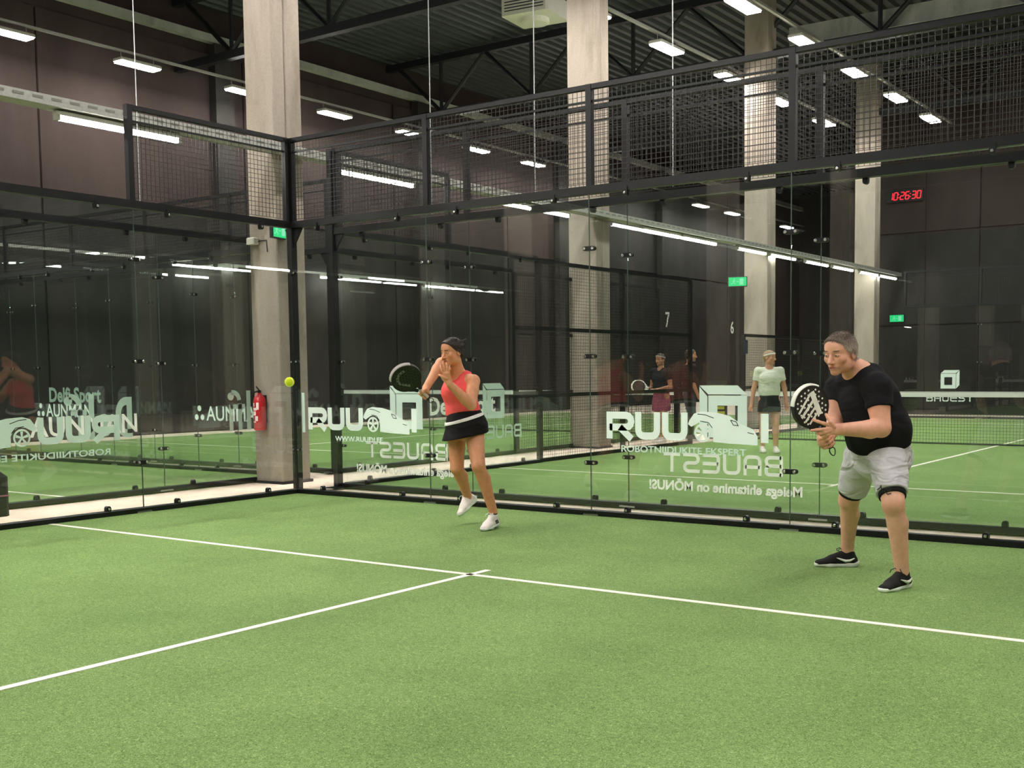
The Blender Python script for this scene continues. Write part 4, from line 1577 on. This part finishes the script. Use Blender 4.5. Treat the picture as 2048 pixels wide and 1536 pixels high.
    hl = colorize(V, srgb(46, 34, 29)) * np.random.default_rng(4).uniform(.5, 1.5, len(V))[:, None]
    parts.append(np_mesh('hair', V, Q, M['hair_painted'], None, hl))
    # tank top: trunk, cut straight across the chest, with two straps
    up = unit(p3 - p1)
    hem = (PX(926, 826, 9.88), -unit(up))
    topc = (p3 + up * .05, up)
    tk = [ec(p0, p1, Lt, .125, .112, .7, .74, .04, [hem]), ec(p1, p2, Lt, .112, .113, .74, .72, .05), ec(p2, p3, Lt, .113, .076, .72, .54, .05, [topc])]
    for e in (-1, 1):
        tk += [el(p2 + F * .082 + Lt * e * .062 + A3(0, 0, .005), (Lt, F, A3(0, 0, 1)), (.062, .052, .062), .04)]
        tk += [rc(p3 + Lt * e * .066 + up * .0, p3 + Lt * e * .074 + up * .03, .058, .046, .02, [topc])]
        tk += chain([p2 + F * .098 + Lt * e * .074 + up * .03, p3 + F * .058 + Lt * e * .076 + up * .004, p3 + Lt * e * .076 + up * .05], [.03, .027, .024], .02)
    tk += [el(p3 + F * .06 + up * .06, (Lt, F, up), (.05, .1, .09), .01, (), True)]
    for e, shd in ((1, shL), (-1, shR)):
        tk += [rc(shd + up * .08 + Lt * e * .03, shd - up * .05 + Lt * e * .025, .062, .056, .01), ]
        tk[-1]['sub'] = True
    V, Q = sdf_geo(tk, .006, wob=.004)
    parts.append(np_mesh('tank_top', V, Q, cloth_mat('tank_coral', srgb(255, 98, 98), .8, bmp=.2)))
    hb = PX(931, 872, 9.9)
    up2 = unit(p1 - p0)
    Zv = A3(0, 0, 1)
    sc_ = F * .03 + RT * .03
    hemc = (hb, -unit(Zv - .2 * RT))
    def skirt_prims(g, extra=()):
        return [ec(p1 - up2 * .005, p0 + sc_, Lt, .122 + g, .172 + g, .77, .9, .03, [(PX(925, 817, 9.88), up2), hemc] + list(extra)),
                ec(p0 + sc_, p0 + sc_ - Zv * .2, Lt, .172 + g, .275 + g, .9, 1.22, .03, [hemc] + list(extra))]
    sk = skirt_prims(0)
    V, Q = sdf_geo(sk, .006, wob=.004)
    parts.append(np_mesh('skirt', V, Q, cloth_mat('skirt_black', srgb(20, 18, 20), .8)))
    pc = PX(928, 837, 9.89)
    upt = unit(up2 - .13 * RT)
    band = skirt_prims(.007, [(pc + upt * .0065, upt), (pc - upt * .0065, -upt)])
    V, Q = sdf_geo(band, .005)
    parts.append(np_mesh('waist_piping', V, Q, cloth_mat('piping_white', srgb(240, 238, 236), .8, bmp=.05)))
    # shoes, socks
    g0, g1 = ground(958, 1062), ground(997, 1049)
    d = unit(g0 - g1)
    hl = A3(anL[0], anL[1], .02) - d * .07
    o, P = shoe('shoe', hl, hl + d * .295 - A3(0, 0, .02), .1, (M['shoe_white'], M['sole_white'], M['sole_white']), None)
    st = MB()
    for a in (.2, .27, .34):
        st.tube([P(a, .047, .03), P(a + .04, .044, .062)], .004, 6)
    st.build('side_stripes', M['steel_dark'], o)
    parts.append(o)
    o, P = shoe('shoe', PX(952, 1000, 10.28), PX(919, 1034, 10.12), .1, (M['shoe_white'], M['sole_white'], M['sole_white']), None, roll_up=cam_dir(-.75, .35, -.55))
    parts.append(o)
    for a, b in ((anL + A3(0, 0, .0), anL + A3(0, 0, -.05)), (anR, PX(942, 1004, 10.24))):
        V, Q = sdf_geo([rc(a * .55 + b * .45, b, .039, .042, .01)], .006)
        parts.append(np_mesh('sock', V, Q, M['sock_black']))
    V, Q = sdf_geo([rc(wrR * .9 + elR * .1, wrR, .031, .030, .01)], .005)
    parts.append(np_mesh('wristband', V, Q, cloth_mat('wristband', srgb(232, 214, 206), .9)))
    for o in parts:
        o.parent = root
        o.matrix_parent_inverse = inv
    setp(root, 'woman in coral tank top and black skirt swinging, one hand before her chin', 'person')
    cols = dict(frame=M['black_rubber'], face=simple('racket_face_dark', srgb(20, 20, 22), .35, var=.1), bumper=simple('bumper_grey', srgb(196, 184, 188), .5, var=.05), grip=simple('grip_light', srgb(206, 190, 186), .8, bmp=.3, bscale=120),
                hole=simple('racket_hole', srgb(8, 8, 8), .8, var=.05), print=simple('racket_print', srgb(110, 110, 108), .5, var=.05))
    ap = arc(.0, .33, .07, 60, 200, 8)
    pat = [bar(*ap[i], *ap[i + 1], .022) for i in range(8)] + [bar(-.06, .3, -.02, .235, .022)]
    padel_racket('black padel racket with a grey arc print held by the woman in coral', butt, ax, nrm, cols, pat)
    return root

# ------------------------------------------------------------------ players on the court behind
def build_bystander(label, base, face, look, H, cols, arms, res=.009, skirt=True, visor=True, sleeve=.55, long_legs=None):
    root = empty('person', tuple(base))
    inv = Matrix.Translation(-root.location)
    parts = []
    up = A3(0, 0, 1)
    F = unit(np.array([face[0], face[1], 0.])); Lt = np.cross(up, F)
    B = np.asarray(base, float)
    P = lambda l, f, z: B + Lt * l * H + F * f * H + up * z * H
    hd = P(0, .012, .935)
    hp, HP, hax = head_prims(hd, unit(np.array([look[0], look[1], -.02])), up, 1.0 * H / 1.7, .97)
    s = H / 1.7
    p0, p1, p2, p3, nk = P(0, 0, .54), P(0, .005, .62), P(0, .008, .73), P(0, -.005, .80), P(0, 0, .845)
    body = list(hp) + [rc(HP(0, -.03, -.05), nk, .05 * s, .052 * s, .02), rc(nk, p3, .052 * s, .07 * s, .03)]
    body += [ec(p0, p1, Lt, .115 * s, .105 * s, .68, .72, .05), ec(p1, p2, Lt, .105 * s, .112 * s, .72, .7, .05), ec(p2, p3, Lt, .112 * s, .07 * s, .7, .5, .05)]
    sh, elb, wr = {}, {}, {}
    for e, (el_, wr_) in zip((1, -1), arms):
        sh[e] = P(e * .108, 0, .805); elb[e] = P(*el_); wr[e] = P(*wr_)
        body += [rc(p3 * .5 + sh[e] * .5, sh[e], .055 * s, .055 * s, .03)]
        body += limb(sh[e], elb[e], .052 * s, .04 * s) + limb(elb[e], wr[e], .042 * s, .028 * s)
        d = unit(wr[e] - elb[e])
        q = np.cross(d, F) if abs(d @ F) < .9 else up
        body += [rc(wr[e], wr[e] + d * .06 * s, .028 * s, .034 * s, .02)]
        for j in range(4):
            o = (j - 1.5) * .019 * s
            a = wr[e] + d * .07 * s + unit(q) * o
            body += chain([a, a + d * .04 * s + F * .01, a + d * .07 * s + F * .022], [.0105 * s, .0095 * s, .008 * s], .006)
        a = wr[e] + d * .03 * s + F * .02
        body += chain([a, a + d * .035 * s + F * .03, a + d * .06 * s + F * .035], [.013 * s, .011 * s, .009 * s], .008)
    legs = []
    for e, off in ((1, .03), (-1, -.03)):
        h, k, a = P(e * .055, 0, .52), P(e * .06, .02 + off * .6, .285), P(e * .062, off, .055)
        legs.append((h, k, a))
        body += limb(h, k, .088 * s, .058 * s) + limb(k, a, .052 * s, .034 * s, (.28, -F * .02, .054 * s)) + [rc(a, a - up * .04, .034 * s, .036 * s, .02)]
    V, Q = sdf_geo(body, res, fine=[tuple(box_of([hd - .13, hd + .13], 0)) + (.006,)])
    C = colorize(V, cols['skin'])
    paint_head(V, C, HP, hax, s, srgb(80, 56, 44), srgb(176, 96, 84))
    parts.append(np_mesh('body', V, Q, M['skin'], None, C))
    extra = [rc(HP(0, -.1, .03), HP(0, -.14, -.03), .022, .012, .02)] if visor else []
    V, Q = sdf_geo(hair_cap(HP, hax, s, .97, .009, (.076, .09), (.02, .01), (-.06, -.065), extra), .006)
    parts.append(np_mesh('hair', V, Q, cols['hair']))
    if visor:
        V, Q = sdf_geo([el(HP(0, -.005, .05), hax, (.086 * s, .11 * s, .10 * s), .005, [(HP(0, 0, .062), hax[2] * 1.0 - hax[1] * .25), (HP(0, 0, .036), -hax[2] + hax[1] * .25)])], .006)
        parts.append(np_mesh('headband', V, Q, cols['band']))
    hem = (P(0, 0, .565), -up)
    tee = [ec(p0, p1, Lt, .13 * s, .122 * s, .7, .74, .04, [hem]), ec(p1, p2, Lt, .122 * s, .128 * s, .74, .72, .05), ec(p2, p3, Lt, .128 * s, .082 * s, .72, .5, .05)]
    for e in (1, -1):
        d = unit(elb[e] - sh[e])
        tee += [rc(p3 * .5 + sh[e] * .5, sh[e], .064 * s, .066 * s, .03), rc(sh[e], elb[e], .066 * s, .062 * s, .02, [(sh[e] + (elb[e] - sh[e]) * sleeve, d)])]
    V, Q = sdf_geo(tee, .008, wob=.005)
    parts.append(np_mesh('t_shirt', V, Q, cols['top']))
    if skirt:
        sk = [ec(P(0, 0, .60), P(0, 0, .40), Lt, .118 * s, .16 * s, .74, .8, .03, [(P(0, 0, .592), up), (P(0, 0, cols.get('hem', .44)), -up)])]
    else:
        sk = [ec(P(0, 0, .60), P(0, 0, .5), Lt, .12 * s, .125 * s, .7, .7, .03, [(P(0, 0, .592), up)])]
        for h, k, a in legs:
            sk += [rc(h, k, .098 * s, .075 * s, .03), rc(k, a, .075 * s, .058 * s, .03, [(a, unit(a - k))])]
    V, Q = sdf_geo(sk, .008, wob=.006)
    parts.append(np_mesh('skirt' if skirt else 'trousers', V, Q, cols['bottom']))
    for h, k, a in legs:
        g = A3(a[0], a[1], 0) - F * .06
        o, _ = shoe('shoe', g, g + F * .26, .1, (cols['shoe'], M['sole_white'], M['sole_white']), None, res=.008)
        parts.append(o)
    for o in parts:
        o.parent = root
        o.matrix_parent_inverse = inv
    setp(root, label, 'person')
    return root, wr, elb

def gxy(p):
    return A3(p[0], p[1], 0)

build_man()
build_woman()
blond = hair_mat('hair_blond', srgb(140, 108, 78), srgb(200, 170, 130))
brown = hair_mat('hair_brown', srgb(50, 36, 28), srgb(92, 68, 52))
wpos = A3(2.12, 8.3, 0)
toc = unit(gxy(CAM_POS) - wpos)
side = A3(-toc[1], toc[0], 0)      # points image right as seen by the camera
build_bystander('woman in white t-shirt and black skirt walking beyond the glass, headband on', wpos, toc + side * .15, toc * .55 + side * .9, 1.66,
                dict(skin=srgb(214, 160, 130), hair=blond, band=cloth_mat('band_white', srgb(236, 232, 226)), top=cloth_mat('tee_white', srgb(226, 228, 212), .85, bmp=.5),
                     bottom=cloth_mat('skirt_dark', srgb(34, 38, 38)), shoe=M['shoe_white'], hem=.405),
                (((.15, -.005, .63), (.165, .02, .49)), ((-.15, -.005, .63), (-.175, .02, .49))))
dpos = A3(-.72, 9.75, 0)
toc2 = unit(gxy(CAM_POS) - dpos); side2 = A3(-toc2[1], toc2[0], 0)
_, wr, _e = build_bystander('woman in dark top and mauve skirt waiting in the aisle with a white-rimmed racket', dpos, toc2 * .75 - side2 * .66, toc2 * .8 - side2 * .6, 1.67,
                dict(skin=srgb(206, 150, 118), hair=brown, band=cloth_mat('band_grey', srgb(206, 198, 190)), top=cloth_mat('top_dark', srgb(34, 32, 38)),
                     bottom=cloth_mat('skirt_mauve', srgb(168, 92, 116), .85), shoe=M['shoe_white'], hem=.36),
                (((.14, .0, .63), (.07, .15, .6)), ((-.14, .0, .63), (-.07, .15, .6))))
mid = (wr[1] + wr[-1]) / 2
rd = unit(-side2 * 1.0 + A3(0, 0, .25) + toc2 * .1)
padel_racket('dark padel racket with a white rim held by the woman in the mauve skirt', mid - rd * .06 + toc2 * .05, rd, toc2 + A3(0, 0, .2),
             dict(frame=M['sticker_pure'], face=simple('racket_face_grey', srgb(40, 40, 38), .4, var=.1), bumper=M['sticker_pure'], grip=M['black_rubber'], hole=M['black_rubber'], print=M['black_rubber']), [])
build_bystander('person in dark maroon jacket and grey trousers behind the woman in the mauve skirt', A3(-.62, 10.7, 0), toc2 * -.3 + side2 * .9, side2, 1.76,
                dict(skin=srgb(196, 142, 112), hair=brown, band=None, top=cloth_mat('jacket_maroon', srgb(52, 30, 34)), bottom=cloth_mat('trousers_grey', srgb(84, 86, 92)), shoe=M['shoe_black']),
                (((.14, -.01, .63), (.13, .05, .5)), ((-.14, -.01, .63), (-.13, .05, .5))), skirt=False, visor=False, sleeve=.97)

# ------------------------------------------------------------------ small things
# ball in flight
ballc = PX(579, 764, 7.6)
mb = MB()
vs = []
n, k = 20, 12
for i in range(k + 1):
    th = math.pi * i / k
    for j in range(n):
        ph = 2 * math.pi * j / n
        vs.append((.033 * math.sin(th) * math.cos(ph), .033 * math.sin(th) * math.sin(ph), .033 * math.cos(th)))
mb.add(vs, [(i * n + j, (i + 1) * n + j, (i + 1) * n + (j + 1) % n, i * n + (j + 1) % n) for i in range(k) for j in range(n)])
ball = empty('padel_ball', tuple(ballc))
mb.build('felt', simple('felt_yellow', srgb(226, 240, 30), .95, var=.12, vscale=90, bmp=.4, bscale=300), ball, True)
seam = []
for t in np.linspace(0, 2 * math.pi, 40)[:-1]:
    v = unit((math.cos(t) + .45 * math.cos(3 * t), math.sin(t) - .45 * math.sin(3 * t), 1.2 * math.sin(2 * t)))
    seam.append(v * .0332)
MB().tube(seam, .0011, 5, closed=True).build('seam', M['sticker_pure'], ball)
setp(ball, 'yellow padel ball flying in front of the concrete pillar', 'ball')

# fire extinguisher on the first pillar
fx = empty('fire_extinguisher', (-1.36, .64, .66))
MB().lathe([(.06, 0), (.074, .008), (.078, .02), (.078, .36), (.07, .40), (.05, .43), (.03, .445), (.03, .47)], 24).build('cylinder', M['red'], fx, True)
MB().lathe([(.02, .47), (.024, .475), (.024, .5), (.016, .505)], 14).build('valve', M['steel_dark'], fx)
MB().tube([(0, 0, .5), (.02, -.03, .515), (.05, -.09, .55)], .009, 6).build('lever', M['steel_dark'], fx)
MB().tube([(0, 0, .495), (.02, -.04, .49), (.05, -.1, .485)], .008, 6).build('carry_handle', M['steel_dark'], fx)
MB().tube([(-.02, 0, .49), (-.07, -.02, .48), (-.1, -.02, .43), (-.1, -.01, .3), (-.095, -.01, .12)], .011, 8).build('hose', M['black_rubber'], fx)
lb = MB()
for z0, z1, a0, a1 in ((.3, .345, -150, -95), (.25, .285, -150, -70), (.19, .24, -150, -80), (.12, .18, -90, -60), (.26, .35, -75, -50), (.1, .115, -150, -80)):
    vs = []
    for q in range(7):
        a = math.radians(a0 + (a1 - a0) * q / 6)
        vs += [(.0788 * math.cos(a), .0788 * math.sin(a), z0), (.0788 * math.cos(a), .0788 * math.sin(a), z1)]
    lb.add(vs, [(2 * q, 2 * q + 2, 2 * q + 3, 2 * q + 1) for q in range(6)])
lb.build('instruction_label', M['sticker_pure'], fx)
MB().box(-.03, .03, .07, .09, .1, .44).build('wall_bracket', M['steel_dark'], fx)
setp(fx, 'red fire extinguisher with white instruction label hung on the concrete pillar', 'fire extinguisher')

# small white sensor box on the same pillar
sb = empty('sensor_box', (-1.38, .73, 2.98))
MB().bevbox(-.14, .0, -.1, -.002, 0, .085, .012).build('case', M['plastic_white'], sb)
MB().tube([(0, -.02, .04), (.14, -.012, .045), (.15, -.012, -.1)], .006, 6).build('cable', M['steel_dark'], sb)
setp(sb, 'small white sensor box on the left edge of the extinguisher pillar', 'sensor')

# exit signs
def exit_sign(label, loc, rz, w=.42, h=.2):
    r = empty('exit_sign', loc, rz)
    MB().bevbox(-w / 2 - .015, w / 2 + .015, 0, .05, -.015, h + .015, .006).build('case', M['steel_dark'], r)
    MB().box(-w / 2, w / 2, -.004, -.0005, 0, h).build('light_panel', M['exit'], r)
    g = MB()
    fr = ((0, -.005, 0), (1, 0, 0), (0, 0, 1), (0, -1, 0))
    u = h / .2
    g.prism([(.05 * u, .03 * u), (.14 * u, .03 * u), (.14 * u, .17 * u), (.05 * u, .17 * u)], fr, 0, .001)
    for poly in ([(-.09, .145), (-.065, .145), (-.065, .17), (-.09, .17)], bar(-.075, .135, -.09, .085, .03), bar(-.088, .085, -.05, .06, .014), bar(-.05, .062, -.06, .03, .014),
                 bar(-.092, .085, -.12, .05, .014), bar(-.12, .052, -.15, .055, .012), bar(-.07, .13, -.035, .11, .011), bar(-.08, .13, -.12, .11, .011), bar(-.02, .1, .03, .1, .014)):
        g.prism([(a * u, b * u) for a, b in poly][::1], fr, 0, .001)
    g.build('pictogram', M['exit_white'], r)
    setp(r, label, 'exit sign')
exit_sign('green lit exit sign on the concrete pillar behind the woman in white', (-1.75, 15.2, 3.3), .25)
exit_sign('green lit exit sign mostly hidden behind the fence corner post', (-1.0, .72, 3.04), math.pi / 2 + .25, .26, .16)
exit_sign('small green lit exit sign on the brown far wall', (-1.15, YF - .1, 2.75), 0)

# digital clock on the far wall
ck = empty('digital_clock', (-.95, YF - .12, 6.36))
MB().bevbox(-.55, .55, 0, .08, -.07, .29, .01).build('case', M['black_rubber'], ck)
SEG = {'0': 'abcdef', '1': 'bc', '2': 'abged', '3': 'abgcd', '6': 'afgedc'}
def seg_digit(g, ch, x, w=.105, h=.21, t=.026):
    fr = ((x, -.004, 0), (1, 0, .0), (.12, 0, 1), (0, -1, 0))
    e = .006
    S = {'a': bar(e, h, w - e, h, t), 'g': bar(e, h / 2, w - e, h / 2, t), 'd': bar(e, 0, w - e, 0, t), 'f': bar(0, h / 2 + e, 0, h - e, t),
         'e': bar(0, e, 0, h / 2 - e, t), 'b': bar(w, h / 2 + e, w, h - e, t), 'c': bar(w, e, w, h / 2 - e, t)}
    for c in SEG[ch]:
        g.prism(S[c], fr, 0, .003)
g = MB()
x = -.48
for ch in '10:26:30':
    if ch == ':':
        for z in (.06, .15):
            g.prism(bar(x - .012, z, x + .012, z, .024), ((0, -.004, 0), (1, 0, 0), (0, 0, 1), (0, -1, 0)), 0, .003)
        x += .04
    else:
        seg_digit(g, ch, x)
        x += .152
g.build('digits', M['digit'], ck)
setp(ck, 'red digital clock reading 10:26:30 on the brown far wall', 'clock')

# court numbers hung before the left wall
for ch, (y, z), h in (('7', (31.4, 3.1), .62), ('6', (37.9, 3.0), .55)):
    r = empty('court_number', (XW + (.312 if ch == '7' else .062), y, z), math.pi / 2)
    g = g_text(ch, h * .55, h, .01)
    mbn = MB()
    mbn.add([(a, -.012, b) for a, b in g.v] + [(a, 0, b) for a, b in g.v], g.f + [tuple(i + len(g.v) for i in f[::-1]) for f in g.f])
    mbn.build('numeral', M['sticker_pure'], r)
    setp(r, {'7': 'white numeral 7 on the dark left wall between two pillars', '6': 'white numeral 6 on the dark left wall beside the exit-sign pillar'}[ch], 'sign')

# dark sports bag standing in the aisle at the very edge
bag = empty('sports_bag', (-1.2, -3.02, -.02))
MB().bevbox(-.14, .14, -.22, .22, 0, .44, .05).build('bag_body', cloth_mat('bag_black', srgb(26, 22, 26)), bag)
MB().tube([(.0, -.1, .43), (.0, -.08, .5), (.0, .08, .5), (.0, .1, .43)], .012, 6).build('carry_handle', M['black_rubber'], bag)
MB().box(.141, .143, -.2, .2, .2, .215).build('zip', simple('zip_pink', srgb(150, 80, 110), .5, var=.05), bag)
setp(bag, 'dark sports bag standing in the aisle behind the side glass', 'bag')

# yellow and black caution board leaning in the aisle
cb = empty('notice_board', (-.35, 11.35, 0), .5)
MB().box(-.2, .2, -.015, .015, 0, 1.15).build('board', M['black_rubber'], cb)
for i, (z, w) in enumerate(((1.0, .28), (.9, .3), (.8, .26), (.68, .3), (.58, .28), (.48, .3), (.36, .24), (.26, .3))):
    MB().box(-w / 2, w / 2, -.019, -.0155, z, z + .06).build('yellow_bar', simple('bar_yellow', srgb(196, 196, 60), .7, var=.1), cb)
setp(cb, 'tall dark board with yellow bars standing behind the RUUDI lettering', 'board')
